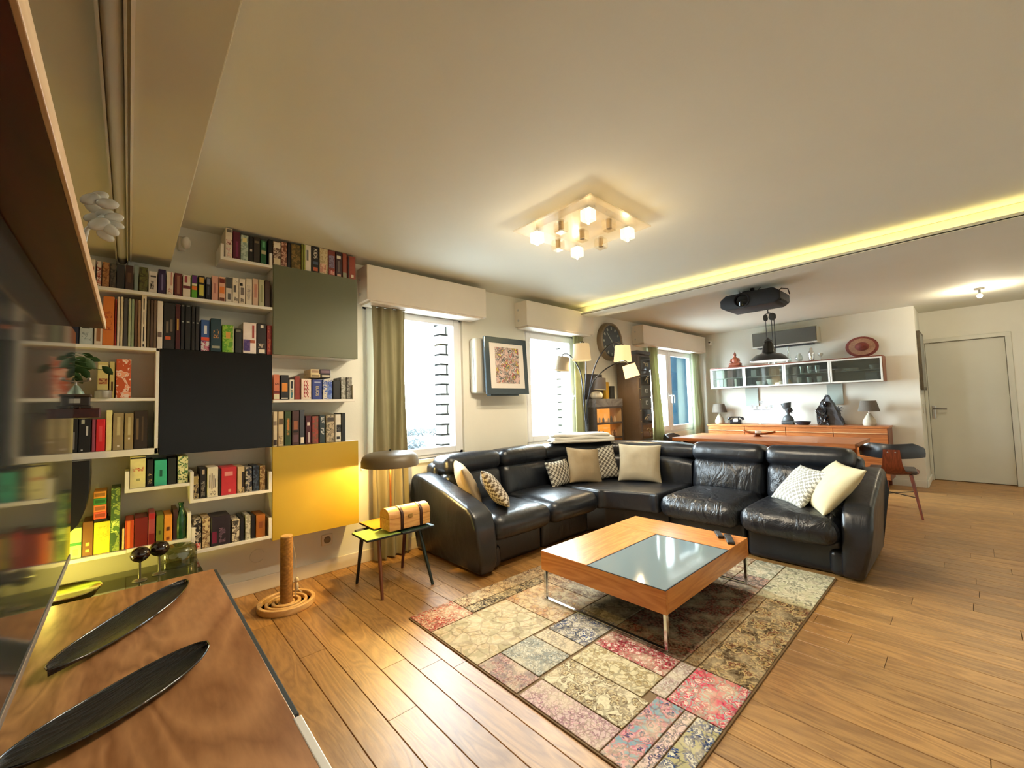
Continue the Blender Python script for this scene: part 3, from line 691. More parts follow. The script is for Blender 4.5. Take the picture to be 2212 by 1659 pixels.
row('in the open cabinet, lower bay', 'books in the open cabinet lower bay', 1.066, [
    (150, 169, 903, 'tall black book', (16, 14, 16), ('P', .25, .7, .1, .6, (120, 120, 120))),
    (170, 197, 905, 'black book with white marks', (14, 12, 14), ('P', .6, .8, .5, .78, (190, 190, 190)), ('P', .2, .4, .05, .1, (190, 190, 190)), ('P', .2, .5, .85, .98, (180, 180, 160))),
    (199, 207, 906, 'dark pink book', (150, 70, 90)),
    (208, 228, 906, 'bright red book', (206, 24, 32), ('P', .3, .7, .3, .8, (220, 70, 70))),
    (229.5, 243, 886, 'tall white book', (236, 226, 150)),
    (244.5, 268, 892, 'tan book, wide, with pale lettering', (150, 132, 92), ('P', .35, .7, .4, .9, (190, 176, 130)), ('P', .4, .65, .08, .14, W_)),
    (269.5, 289, 893, 'tan book, narrower, with pale lettering', (152, 132, 88), ('P', .35, .7, .4, .9, (190, 176, 130)), ('P', .4, .65, .28, .34, W_)),
    (290, 320, 887, 'wide black brown book', (46, 32, 16), ('P', .15, .35, .25, .8, (110, 90, 60)), ('P', .55, .7, .2, .85, (84, 66, 44)))])
row('on the turquoise box shelf', 'boxes on the small shelf below the open cabinet', .842, [
    (281, 315.5, 986, 'white box with small pictures', (232, 222, 150), ('P', .15, .9, .52, .66, pmat((232, 222, 150), (190, 90, 60), 60)), ('P', .0, 1, .92, .97, (40, 36, 30)), ('P', .4, .65, .22, .3, (150, 150, 100))),
    (318, 331.5, 993, 'narrow black box with small pictures', (22, 18, 14), ('P', .2, .8, .1, .5, pmat((22, 18, 14), (190, 170, 120), 90))),
    (334, 361, 994, 'turquoise box with a dark emblem', (56, 176, 140), ('P', .4, .65, .35, .62, (24, 90, 74))),
    (363, 381.5, 989, 'plain black box', (24, 28, 18)),
    (384, 407, 985, 'green and white zebra patterned box', pmat((226, 226, 170), (36, 90, 40), 55))])
row('under the black cabinet', 'boxes on the tray shelf under the black cabinet', .734, [
    (416, 430, 1026, 'small black and cream picture box', pmat((46, 36, 26), (190, 170, 120)), ('P', .05, .9, .62, .95, (170, 150, 90))),
    (432, 446, 1011, 'black box with a grey label', (30, 24, 20), ('P', .2, .85, .05, .55, pmat((30, 26, 24), (150, 145, 130))), ('P', .3, .75, .78, .95, (190, 170, 140))),
    (448, 471.5, 1009, 'white box with four dark rods', (228, 220, 196), ('P', .18, .28, .3, .75, (50, 46, 44)), ('P', .38, .48, .25, .8, (60, 54, 50)), ('P', .56, .66, .28, .72, (56, 50, 46)), ('P', .72, .82, .3, .62, (66, 60, 54)), ('P', .2, .85, .05, .2, pmat((228, 220, 196), (90, 86, 80), 90))),
    (472.5, 477, 1014, 'thin black box', (22, 16, 14)),
    (478, 511.5, 1009, 'bright red box', (196, 44, 54), ('P', .2, .75, .68, .84, (220, 140, 130)), ('P', .45, .65, .1, .2, (225, 150, 130))),
    (513, 528.5, 1008, 'cream and black picture box', (206, 184, 140), ('P', .6, 1, .2, .8, (40, 30, 26)), ('P', .1, .9, .03, .2, pmat((206, 184, 140), (60, 50, 40), 70))),
    (530, 544.5, 1009, 'navy and white picture box', pmat((40, 44, 60), (190, 180, 160))),
    (546, 559.5, 1006, 'dark blue picture box', pmat((20, 28, 44), (70, 84, 100))),
    (561, 573.5, 1006, 'golden brown picture box', pmat((120, 84, 40), (190, 160, 110)))])
row('on the green bottle shelf', 'boxes on the low shelf with the green bottle', .508, [
    (264, 269.5, 1142, 'thin orange and white box', (226, 190, 130)),
    (270.5, 290, 1124, 'orange red box', (176, 62, 20), ('P', .2, .6, .02, .98, (210, 110, 50))),
    (291, 320, 1118, 'dark red box', (104, 16, 10)),
    (321, 335.5, 1108, 'dark pink and red box', (150, 60, 66), ('P', .02, .98, .8, .98, (160, 24, 30)), ('P', .02, .98, .02, .35, (110, 14, 20))),
    (338, 354, 1113, 'moss green box', (106, 112, 34), ('P', .3, .6, .3, .45, (60, 60, 20))),
    (355, 372.5, 1112, 'amber orange box', (216, 140, 48), ('P', .25, .7, .4, .55, (90, 50, 20)), ('P', .25, .7, .05, .18, (120, 60, 24))),
    (374, 385, 1100, 'dark maroon box', (66, 34, 26))])
row('on the lowest left shelf', 'boxes on the lowest far left shelf', .505, [
    (136, 150, 1160, 'pale green box', (190, 206, 110)),
    (151, 177, 1141, 'light green and white box', (196, 226, 130), ('P', .0, 1, .42, .52, (30, 140, 50)), ('P', .25, .75, .1, .3, (150, 190, 100))),
    (178.5, 202, 1127, 'golden brown book with bright marks', (120, 74, 22), ('P', .3, .7, .3, .4, (236, 214, 80)), ('P', .3, .7, .12, .2, (236, 214, 80))),
    (203, 239, 1127, 'large lemon yellow box', (228, 216, 50), ('P', .15, .9, .4, .85, pmat((228, 216, 50), (200, 190, 40), 60))),
    (240, 261, 1054, 'tall dark green patterned box', pmat((70, 100, 50), (150, 170, 80), 30), ('P', .05, .95, .3, .5, pmat((90, 130, 50), (226, 240, 130), 60)))])
row('on the lowest tray shelf', 'boxes on the lowest tray shelf', .424, [
    (418, 435, 1122, 'black and white picture box', pmat((24, 20, 20), (200, 190, 170)), ('P', .1, .95, .02, .22, pmat((180, 40, 36), (220, 200, 190), 70))),
    (437, 454.5, 1119, 'cream and brown patterned box', pmat((200, 180, 140), (110, 80, 56))),
    (456, 498, 1115, 'wide violet black box', (32, 22, 36), ('P', .05, .3, .1, .5, (120, 20, 60)), ('P', .4, .75, .1, .6, pmat((32, 22, 36), (120, 90, 110)))),
    (501, 517.5, 1122, 'white and black picture box', pmat((206, 196, 176), (60, 50, 44)), ('P', .3, .8, .75, .95, (60, 54, 50))),
    (519, 528, 1118, 'black box', (18, 18, 22)),
    (530, 541.5, 1113, 'pale grey box', pmat((150, 146, 130), (200, 196, 180))),
    (543, 551.5, 1114, 'slim black box', (20, 16, 14)),
    (553, 573.5, 1112, 'orange brown box', (160, 92, 26), ('P', .3, .7, .4, .7, (130, 66, 20)))])
row('under the green cabinet', 'boxes on the tray shelf below the sage green cabinet', 1.345, [
    (591, 604, 809, 'orange and cream box', (196, 110, 76), ('P', .02, .98, .02, .22, (214, 206, 170)), ('P', .02, .98, .24, .36, (96, 20, 24)), ('T', '5', .5, .62, .03, (60, 20, 20), V)),
    (606, 624, 810, 'black box with an orange badge', (22, 20, 22), ('P', .15, .85, .32, .68, (210, 130, 40)), ('P', .1, .9, .03, .08, W_)),
    (625, 636, 820, 'white framed multicoloured box', (214, 206, 186), ('P', .25, .75, .08, .5, pmat((60, 110, 120), (200, 150, 80), 60)), ('P', .25, .75, .55, .92, (30, 34, 40))),
    (637, 648, 813, 'rust red box', (132, 44, 26)),
    (650.5, 672.5, 818, 'cream box with red script', (222, 204, 184), ('S', (180, 40, 50)), ('P', .06, .14, .05, .1, BK), ('P', .86, .94, .05, .1, BK)),
    (674.5, 695.5, 820, 'royal blue box with white lettering', (42, 58, 130), ('T', 'ELIOS', .5, .42, .030, (226, 210, 160), V), ('P', .2, .85, .82, .9, (150, 160, 190))),
    (697.5, 718, 820, 'white and blue picture box', pmat((206, 200, 184), (50, 80, 160)), ('P', .45, 1, .05, .9, pmat((50, 80, 160), (120, 140, 180)))),
    (719.5, 735, 822, 'black box with faint print', (26, 26, 24)),
    (736.5, 747, 815, 'silver grey picture box', pmat((130, 130, 116), (180, 178, 166))),
    (748.5, 760.5, 815, 'silver and black picture box', pmat((140, 138, 126), (70, 66, 62)))])
row('on the mustard cabinet', 'boxes on the mustard cabinet', 1.020, [
    (590, 599, 889, 'cream box with a dark spot', (206, 190, 156), ('P', .1, .95, .03, .2, (50, 34, 28)), ('P', .1, .9, .6, .72, (130, 110, 90))),
    (601, 613, 889, 'cream box with brown print', (200, 180, 140), ('P', .1, .9, .62, .8, (100, 80, 56)), ('P', .1, .9, .05, .3, pmat((200, 180, 140), (120, 100, 80)))),
    (615, 629, 888, 'dark green picture box', (48, 70, 34), ('P', .3, .75, .3, .8, pmat((190, 120, 50), (80, 100, 50)))),
    (631, 646.5, 887, 'brown violet box', (72, 46, 44), ('P', .1, .9, .36, .42, BK), ('P', .2, .8, .45, .7, (150, 90, 56)), ('P', .15, .85, .08, .3, (100, 70, 76))),
    (647.5, 658, 886, 'blue grey box with a white tab', (66, 70, 80), ('P', .15, .85, .04, .22, W_)),
    (660, 672.5, 898, 'maroon box with pale lettering', (70, 14, 26), ('P', .4, .75, .05, .42, (190, 180, 180)), ('P', .25, .75, .65, .78, (220, 200, 190))),
    (674, 688, 899, 'brown and red picture box', pmat((110, 74, 56), (150, 50, 44))),
    (690, 702.5, 897, 'dark teal box with white lettering', (42, 58, 62), ('P', .25, .85, .68, .93, pmat((42, 58, 62), (226, 222, 210), 90)), ('P', .2, .8, .3, .55, pmat((42, 58, 62), (220, 220, 210), 60))),
    (704.5, 722.5, 897, 'cream floral picture box', pmat((180, 166, 136), (100, 92, 76)), ('P', .1, .95, .76, .92, (70, 62, 54))),
    (724, 736.5, 895, 'white box with black shapes', (220, 216, 200), ('P', .2, 1, .35, .62, pmat((20, 20, 22), (90, 90, 90))), ('P', .2, .8, .1, .2, (40, 40, 40))),
    (737.5, 746.5, 892, 'black folder', (26, 30, 26))])
# flat boxes lying on others
def flat(px0, px1, py0, py1, c, label, y0=3.27, dep=.16, name='game_box', group=None, z=None, pr=None):
    a = at_y(px0, py1, y0); b_ = at_y(px1, py0, y0)
    z0 = a.z if z is None else z; z1 = z0 + max(.008, at_y(px1, py0, y0).z - at_y(px1, py1, y0).z)
    o = MB().box(a.x, b_.x, y0, min(y0+dep, YN-.01), z0, z1, .0015, 1).build(name, bmat(c)); tag(o, label, 'box', group)
    if pr: MB().box(a.x+.1*(b_.x-a.x), a.x+.9*(b_.x-a.x), y0-.001, y0+.001, z0+.25*(z1-z0), z0+.75*(z1-z0)).build('spine_print', bmat(pr), o)
    return z1
zt = at_y(690, 816, 3.27).z
za = flat(671, 692, 808, 816, (206, 186, 140), 'cream box lying flat on the cream and blue boxes, left lower one', z=zt, pr=(120, 100, 70))
zb = flat(693.5, 714, 808, 816, (26, 22, 20), 'black box lying flat on the royal blue and white boxes, lower right', z=zt, pr=(190, 180, 160))
flat(671, 690, 797, 807, (210, 190, 146), 'cream box lying flat, top left of the small stack of flat boxes', z=za+.0005, pr=(150, 120, 90))
flat(691.5, 714, 797, 807, (62, 40, 56), 'plum box lying flat, top right of the small stack of flat boxes', z=zb+.0005, pr=(110, 84, 96))
z = at_y(220, 1126, 3.27).z + .001
z = flat(203, 232, 1121, 1126, BK, 'thin black box lying flat on the lemon yellow box', z=z)+.0005
for (a, b_, c, l) in ((1105, 1120, (226, 96, 66), 'red flat box, lowest coloured one stacked on the lemon yellow box'), (1089, 1104, (236, 136, 76), 'salmon orange flat box, second up in the left stack'),
                      (1074, 1088, (70, 150, 70), 'green flat box, third up in the left stack'), (1058, 1072, (236, 160, 56), 'amber flat box, topmost of the left stack')):
    z = flat(202, 230, a, b_, c, l, z=z, pr=tuple(int(v*.7) for v in c))+.0005
# small grey tin before the cream boxes
p = at_y(223, 852, 3.255)
m = MB().lathe([(.0, 0), (.034, 0), (.036, .004), (.036, .038), (.030, .044), (0, .044)], (p.x, 3.20+.055, 1.3625), 20)
tag(m.build('tin', plain('grey_tin', (.35, .34, .30), .4, .6), smooth=40), 'small round grey tin standing before the cream boxes', 'tin')
# green bottle
p = at_y(396, 1120, 3.30)
m = MB().lathe([(0, 0), (.024, 0), (.027, .01), (.027, .12), (.012, .17), (.011, .20), (.014, .205), (.014, .215), (0, .215)], (p.x-.012, 3.29, .5085), 18)
tag(m.build('bottle', plain('green_glaze', (.014, .075, .03), .2, noise=.5, nscale=30), smooth=40), 'green mottled bottle at the right end of the low shelf', 'bottle')
# ------------------------------------------------------------------ television side
t = thing('television', 'very large dark glossy television on the left, mirroring the bookshelves', 'television', (-.18, 1.25, .45))
TVX, TVY = -.150, 2.225
MB().box(TVX-.055, TVX-.006, .20, TVY, .746, 1.571, .004).build('housing', blackm, t)
MB().box(TVX-.0062, TVX-.0005, .202, TVY-.002, .765, 1.569).build('screen', plain('screen_glass', (.032, .037, .038), .07, spec=.35), t)
MB().box(TVX-.006, TVX+.002, .20, TVY, .744, .764, .002).build('bezel', plain('silver_bezel', (.55, .56, .56), .3, .8), t)
MB().box(XW+.001, TVX-.056, 1.0, 1.4, 1.0, 1.35, .003).build('wall_mount', matblack, t)
t = thing('wall_ledge', 'long dark red-brown wooden ledge above the television with a pale front edge', 'shelf', (-.28, 1.0, 1.572))
MB().box(XW+.001, -.072, -.05, 2.085, 1.572, 1.600, .001).build('board', wood('mahogany', L(58, 16, 6), L(84, 28, 12), 'y', 3, .4, 6), t)
MB().box(-.0725, -.067, -.05, 2.085, 1.571, 1.601, .001).build('edge_strip', wood('pale_edging', L(206, 166, 118), L(224, 190, 144), 'y', 4, .4, 8), t)
# glass flower leaning out over the ledge
g = thing('glass_flower', 'clear glass flower ornament hanging over the ledge above the television', 'ornament', (-.058, 1.2, 1.601))
gm = plain('flower_glass', (.95, .95, .86), .10, spec=.8); gm.node_tree.nodes['Principled BSDF'].inputs['Transmission Weight'].default_value = .45
random.seed(4)
for (px_, py_, rr) in ((196, 430, .013), (214, 424, .012), (232, 440, .013), (205, 452, .012), (226, 462, .012), (246, 470, .012), (214, 484, .014), (236, 494, .013), (228, 510, .011), (200, 470, .011), (252, 486, .009)):
    q = at_y(px_, py_, 1.2+random.uniform(-.02, .02)); M = Matrix.Translation(q) @ Matrix.Rotation(random.uniform(-.8, .8), 4, 'Y')
    MB().ball((0, 0, 0), (rr*1.4, rr*.55, rr*.85), 8, M).build('petal', gm, g, 60)
MB().tube([(-.075, 1.2, 1.6015), (-.070, 1.2, 1.64), tuple(at_y(222, 465, 1.2))], .004, 8).build('stem', gm, g, 60)
# small bracket board with mill and ivy, beyond the television end
t = thing('bracket_shelf', 'small red-brown bracket board beyond the television end', 'shelf', (-.25, 2.28, 1.25))
MB().box(XW+.001, -.083, 2.235, 2.335, 1.254, 1.290, .002).build('board', bpy.data.materials['mahogany'], t)
MB().prism([(XW+.001, 1.253), (-.30, 1.253), (XW+.001, 1.10)], 'y', 2.27, 2.30).build('bracket', bpy.data.materials['mahogany'], t)
t = thing('coffee_mill', 'old dark wooden coffee mill with a white label on the small bracket board', 'mill', (-.145, 2.28, 1.2905))
MB().box(-.190, -.106, 2.245, 2.325, 1.2908, 1.300, .002).box(-.182, -.112, 2.250, 2.320, 1.300, 1.334, .002).build('box', plain('dark_wood', (.035, .022, .012), .4), t)
MB().box(-.186, -.108, 2.247, 2.323, 1.3342, 1.344, .003).build('lid', plain('dark_wood_edge', (.09, .06, .03), .4), t)
MB().box(-.166, -.136, 2.2488, 2.2498, 1.310, 1.327).build('label', plain('label_white', (.6, .6, .54), .6), t)
MB().lathe([(.024, 0), (.020, .01), (.006, .034), (0, .036)], (-.150, 2.285, 1.3442), 14).build('hopper', plain('tin_green', (.25, .34, .28), .4, .5), t, 40)
for x in (-.152, -.138): MB().cyl((x, 2.2445, 1.296), (x+.004, 2.238, 1.286), .003, n=6).build('peg', chrome, t, 40)
MB().tube([(-.150, 2.285, 1.378), (-.150, 2.285, 1.392), (-.118, 2.28, 1.396)], .003, 6).ball((-.116, 2.28, 1.402), .007, 6).build('crank', steel, t, 60)
t = thing('ivy_plant', 'green trailing plant with broad leaves above the small bracket board', 'plant', (-.24, 2.29, 1.2905))
MB().lathe([(0, 0), (.028, 0), (.036, .065), (.032, .065), (.028, .01)], (-.235, 2.285, 1.2908), 16).build('pot', plain('clay', (.25, .12, .06), .8), t, 40)
random.seed(12); lfm = plain('ivy_leaf', (.028, .075, .012), .45)
for k, (px_, py_, sz, dy) in enumerate(((232, 800, .024, .0), (196, 786, .026, .03), (176, 778, .026, .05), (166, 798, .024, .02), (184, 806, .025, .06), (170, 820, .020, .03), (205, 776, .018, .06), (190, 768, .018, .08), (160, 780, .022, .07), (180, 792, .028, .09), (163, 810, .022, .08))):
    c = at_y(px_, py_, 2.30+dy); a = random.uniform(.2, 1.5)
    lx_ = [(-1, 0, 0), (-.5, .12, .42), (.1, .08, .55), (.7, .02, .3), (1, -.05, 0), (.7, .02, -.3), (.1, .08, -.55), (-.5, .12, -.42), (0, -.06, 0)]
    M = Matrix.Translation(c) @ Matrix.Rotation(a, 4, 'Y') @ Matrix.Rotation(random.uniform(-.6, .6), 4, 'X') @ Matrix.Scale(sz, 4)
    MB().add(lx_, [(i, (i+1) % 8, 8) for i in range(8)], M).build('leaf', lfm, t, 60)
    MB().tube([(-.235, 2.285, 1.355), ((c.x-.235)/2, (c.y+2.285)/2, c.z+.012), (c.x, c.y+.003, c.z)], .0014, 5).build('stem', lfm, t)
o = MB().prism([(-.36, 1.028), (-.149, 1.028), (-.147, .95), (-.150, .86), (-.162, .775), (-.185, .70), (-.225, .655), (-.36, .64)], 'y', 3.17, 3.30, .004, 2).build('black_panel', plain('black_lacquer', (.006, .006, .006), .3))  # black rounded panel under the open cabinet, curved along its lower edge
tag(o, 'black rounded panel hanging under the open cabinet behind the television end', 'speaker')
# television bench
t = thing('television_bench', 'long low walnut bench under the television', 'bench', (-.05, 1.25, 0))
MB().box(XW+.002, .338, -.30, 2.715, .425, .450, .003).build('top', walnut, t)
MB().box(XW+.004, .330, -.28, 2.70, .10, .425, .002).build('body', walnut, t)
MB().box(.3305, .350, 1.262, 2.70, .12, .4495, .003).build('front_panel', plain('dark_felt', (.035, .045, .05), .8), t)['label'] = 'dark grey front panel'
MB().box(.3305, .352, -.28, 1.25, .12, .4515, .003).build('front_panel', whitem, t)['label'] = 'white front panel'
MB().box(.3305, .381, -.29, 2.70, .085, .118, .003).build('base_board', walnut, t)
MB().box(.350, .362, -.29, 2.70, .33, .38, .003).build('front_rail', cherry, t)
for y in (-.2, 1.2, 2.6):
    for x in (-.42, .27): MB().box(x-.03, x+.03, y-.03, y+.03, 0.0005, .10).build('foot', matblack, t)
# two long black leaf dishes
dk = wood('black_driftwood', (.003, .003, .004), (.03, .034, .04), 'x', 9, .26, 16, bs=.5)
def leaf_dish(a, b, wid, label):
    a = Vector(a); b = Vector(b); d = b-a; Ln = d.length; ang = math.atan2(d.y, d.x); m = MB(); n = 40; q = 10; vs = []; fs = []
    for lay in (0, 1):
        for i in range(n+1):
            u = i/n; hw = wid/2*max(0, 1-abs(2*u-1)**2.3)**.62 + .001; lift = .012*(2*u-1)**2
            for j in range(q+1):
                v = 2*j/q-1
                zc = .012*v*v + lift + .006 + (.0 if lay == 0 else -.006 - .004*(1-v*v))
                vs.append((u*Ln, v*hw*(1 if lay == 0 else .96), zc))
    P = (n+1)*(q+1)
    for lay in (0, 1):
        for i in range(n):
            for j in range(q):
                k = lay*P+i*(q+1)+j; f = (k, k+q+1, k+q+2, k+1); fs.append(f if lay == 0 else f[::-1])
    for i in range(n):
        for j in (0, q):
            k = i*(q+1)+j; fs.append((k, k+q+1, P+k+q+1, P+k) if j == 0 else (k+q+1, k, P+k, P+k+q+1))
    M = Matrix.Translation((a.x, a.y, .4545)) @ Matrix.Rotation(ang, 4, 'Z')
    zmin = min(v[2] for v in vs)
    m.add([(v[0], v[1], v[2]-zmin-.004) for v in vs], fs)
    o = m.build('leaf_dish', dk, None, 50, tf=M); tag(o, label, 'dish', 'long black dishes on the bench')
    for j in (0, q):
        e = [(vs[i*(q+1)+j][0], vs[i*(q+1)+j][1], vs[i*(q+1)+j][2]-zmin-.0045) for i in range(n+1)]
        MB().tube(e, .0032, 6).build('rim', plain('dish_rim', (.012, .012, .013), .13, spec=.8), o, 60)
    return o
leaf_dish((-.172, 1.96, 0), (.208, 2.535, 0), .155, 'long black leaf-shaped dish farther back on the walnut bench')
leaf_dish((-.21, 1.495, 0), (.208, 1.800, 0), .175, 'long black leaf-shaped dish in front on the walnut bench')
# things behind the bench end
t = thing('side_cabinet', 'low dark cabinet behind the far end of the walnut bench', 'cabinet', (-.02, 3.0, 0))
MB().box(-.46, .312, 2.76, 3.24, .02, .375, .004).build('body', plain('dark_olive', (.05, .05, .02), .5), t)
MB().box(-.46, .318, 2.755, 3.246, .376, .392, .003).build('top', plain('smoked_glass', (.035, .04, .018), .06, spec=.7), t)
MB().box(-.40, -.05, 2.745, 2.7545, .06, .34, .002).build('drawer', plain('drawer_grey', (.22, .22, .16), .5), t)
def stemglass(x, y, r, label):
    t = thing('dark_goblet', label, 'glass', (x, y, .3925), 'dark glass goblets behind the bench end')
    h = .135
    MB().lathe([(.0, 0), (.032, 0), (.030, .004), (.006, .01), (.005, h-r), (.009, h-r*.95)], (x, y, .393), 18).build('stem', plain('goblet_stem', (.10, .09, .06), .05, spec=.8), t, 40)
    MB().ball((x, y, .393+h), (r, r, r*.92), 12).build('bowl', plain('goblet_dark', (.012, .003, .002), .04, spec=.9), t, 60)
stemglass(.055, 3.00, .042, 'left dark round glass goblet behind the bench end')
stemglass(.135, 3.05, .044, 'right dark round glass goblet behind the bench end')
gd = MB().sheet([(.09, 0), (.09, .080), (.083, .098), (.063, .110), (.027, .116), (0, .117)], (.222, 3.152, .3925), 28)
tag(gd.build('glass_dome', glass('smoke_dome', (.45, .47, .33), .12, .03, .10, (.12, .13, .07)), smooth=40), 'smoky clear glass dome behind the right dark goblet', 'dome')
pts = [(-.262+.19*math.sin(u)*.9, 2.86+.06*u, .425+.0+.055*math.sin(u*1.15)) for u in [i*.16 for i in range(10)]]
t = thing('brass_bowl', 'curved brass bowl edge glowing yellow at the far left bench end', 'bowl', (-.20, 2.88, .3925))
MB().lathe([(.0, 0), (.05, 0), (.095, .022), (.115, .055), (.112, .055), (.09, .026), (.045, .006), (0, .006)], (-.20, 2.88, .393), 32).build('bowl', plain('brass', (.55, .42, .08), .22, 1), t, 40)
MB().lathe([(.1125, .053), (.118, .053), (.120, .058), (.116, .062), (.111, .059)], (-.20, 2.88, .393), 32).build('rim', plain('brass_rim', (.8, .7, .3), .15, 1), t, 40)
t = thing('uplight_lamp', 'small yellow lamp hidden behind the television end, lighting the low shelves', 'lamp', (-.33, 3.02, .3925))
MB().lathe([(0, 0), (.05, 0), (.05, .008), (.015, .012), (.015, .02), (.03, .03), (0, .03)], (-.33, 3.02, .393), 20).build('base', blackm, t, 40)
MB().ball((-.33, 3.02, .446), .022, 8).build('bulb', emit('nook_bulb', (1, .82, .16), 60), t, 60)
lamp('nook_light', (-.28, 3.03, .470), NOOK, (1.0, .80, .12), .03)

# ------------------------------------------------------------------ small things on the long wall
p = at_y(398, 525, 3.42)
t = thing('motion_sensor', 'small white motion sensor high on the wall beside the dropped ceiling edge', 'sensor', (p.x, 3.45, p.z-.03))
MB().box(p.x-.03, p.x+.012, 3.43, YN-.001, p.z-.045, p.z+.045, .006).build('back_plate', whitem, t)
MB().ball((p.x+.008, 3.41, p.z), (.026, .03, .042), 10).build('lens', whitem, t, 60)
p = at_y(707, 1166, YN-.01)
t = thing('wall_socket', 'cream wall socket under the mustard cabinet', 'socket', (p.x, YN-.005, p.z-.04))
MB().box(p.x-.041, p.x+.041, YN-.012, YN-.001, p.z-.041, p.z+.041, .004).build('plate', basem, t)
MB().lathe([(.026, 0), (.022, .0), (.020, -.004), (0, -.004)], (0, 0, 0), 20, Matrix.Translation((p.x, YN-.0122, p.z)) @ Matrix.Rotation(PI/2, 4, 'X')).build('recess', plain('socket_dark', (.25, .20, .13), .6), t, 40)
p = at_y(556, 1201, YN-.004)
mb = MB()
for k in range(18):
    a0, a1 = .3+k*.29, .3+(k+1)*.29
    mb.tube([(p.x+.045*math.cos(a0), YN-.003, p.z+.045*math.sin(a0)), (p.x+.045*math.cos(a1), YN-.003, p.z+.045*math.sin(a1))], .003, 5)
tag(mb.build('cable_cover', wallm, smooth=50), 'faint round painted cover plate low on the wall below the lowest tray shelf', 'cover')

# ------------------------------------------------------------------ curtains
def curtain(name, x0, x1, y, z0, z1, folds, amp, mat, label, flare=1.0, lean=0.0, pinch=None):
    t = thing(name, label, 'curtain', ((x0+x1)/2, y, z0)); n = folds*10; rows = 26; vs = []; fs = []
    random.seed(int(x0*100)); ph = [random.uniform(-.5, .5) for _ in range(folds+2)]
    for lay in (0, 1):
        for r in range(rows+1):
            v = r/rows; z = z1+(z0-z1)*v
            wv = 1+(flare-1)*v; c = (x0+x1)/2+lean*v
            for i in range(n+1):
                u = i/n; k = u*folds; q = ph[int(k)]*(1-(k % 1))+ph[int(k)+1]*(k % 1)
                a = amp*(.55+.45*v)
                x = c+(u-.5)*(x1-x0)*wv + .008*math.sin(v*7+u*9)
                yy = y - a*math.sin(2*PI*k+q+.5*math.sin(v*4+u*5)) + (0 if lay == 0 else .003)
                vs.append((x, yy, z))
    P = (rows+1)*(n+1)
    for lay in (0, 1):
        for r in range(rows):
            for i in range(n):
                k = lay*P+r*(n+1)+i; f = (k, k+1, k+n+2, k+n+1); fs.append(f if lay else f[::-1])
    o = MB().add(vs, fs).build('cloth', mat, t, 70)
    MB().box(x0, x1, y-.008, y+.010, z1, z1+.012).build('heading', mat, t)
    return t
cm1 = shade_mat('curtain_taupe', L(146, 136, 108), (0, 0, 0), 0, .25)
cm2 = shade_mat('curtain_green', L(168, 168, 130), (0, 0, 0), 0, .3)
cm3 = shade_mat('curtain_pale_green', L(186, 192, 170), (0, 0, 0), 0, .3)
curtain('curtain', 1.50, 1.81, 3.375, .02, 2.135, 4, .036, cm1, 'long taupe curtain at the left of the first window', 1.0)
curtain('curtain', 4.155, 4.385, 3.375, .02, 2.13, 3, .034, cm2, 'pale green curtain behind the five-armed floor lamp', 1.05)
curtain('curtain', 6.02, 6.32, 3.375, .02, 2.13, 3, .034, cm2, 'green curtain beside the tall drawer cabinet', 1.0, .10)
curtain('curtain', 7.50, 7.83, 3.37, .02, 2.13, 4, .036, cm3, 'pale green curtain in the far corner above the sideboard', 1.25, .03)

# ------------------------------------------------------------------ side table, chest, mushroom lamp, cat post
t = thing('side_table', 'low side table of overlapping coloured square tops on splayed legs', 'table', (1.42, 2.9, 0))
def top(x0, x1, y0, y1, z, c, nm):
    MB().prism([(x0, y0), (x1, y0), (x1, y1), (x0, y1)], 'z', z-.013, z-.0012, .003, 2).build('top_board', matblack, t)
    o = MB().box(x0+.002, x1-.002, y0+.002, y1-.002, z-.0012, z+.0008, .0006, 1).build('top_panel', plain(nm, c, .35), t); o['label'] = nm.replace('_', ' ')
top(1.155, 1.40, 2.700, 2.955, .405, L(150, 176, 84), 'light_green_panel')
top(1.285, 1.55, 2.880, 3.140, .418, L(232, 132, 24), 'orange_panel')
top(1.405, 1.66, 2.690, 2.875, .4045, (.02, .05, .035), 'dark_green_panel')
top(1.555, 1.72, 2.88, 3.13, .4047, (.08, .02, .015), 'dark_red_panel')
MB().box(1.22, 1.64, 2.76, 3.07, .372, .390, .003).build('under_frame', matblack, t)
for (tx, ty, fx, fy, c, nm) in ((1.26, 3.02, 1.243, 3.085, (.012, .012, .014), 'black leg'), (1.28, 2.80, 1.256, 2.697, (.16, .045, .012), 'reddish brown leg'), (1.60, 3.02, 1.616, 3.11, (.07, .012, .008), 'dark red leg'), (1.58, 2.78, 1.62, 2.664, (.01, .022, .018), 'dark green leg')):
    MB().tube([(fx, fy, .0005), (tx, ty, .375)], [.010, .015], 12).build('leg', plain(nm.replace(' ', '_'), c, .4), t, 40)['label'] = nm
pine = wood('chest_pine', L(186, 128, 62), L(214, 162, 92), 'x', 4, .5, 6)
t = thing('wooden_chest', 'small pale wooden chest with a domed lid and two leather straps', 'chest', (1.49, 2.82, .4195))
cx0, cx1, cy0, cy1 = 1.325, 1.645, 2.725, 2.875
MB().box(cx0, cx1, cy0, cy1, .4195, .500, .002).build('box', pine, t)
arc = [(cy0, .502)] + [((cy0+cy1)/2 - (cy1-cy0)/2*math.cos(PI*k/12), .512+.055*math.sin(PI*k/12)) for k in range(13)] + [(cy1, .502)]
MB().prism(arc, 'x', cx0, cx1).build('lid', pine, t, 40)
strap = leather('strap_leather', (.055, .018, .010), .4, .1)
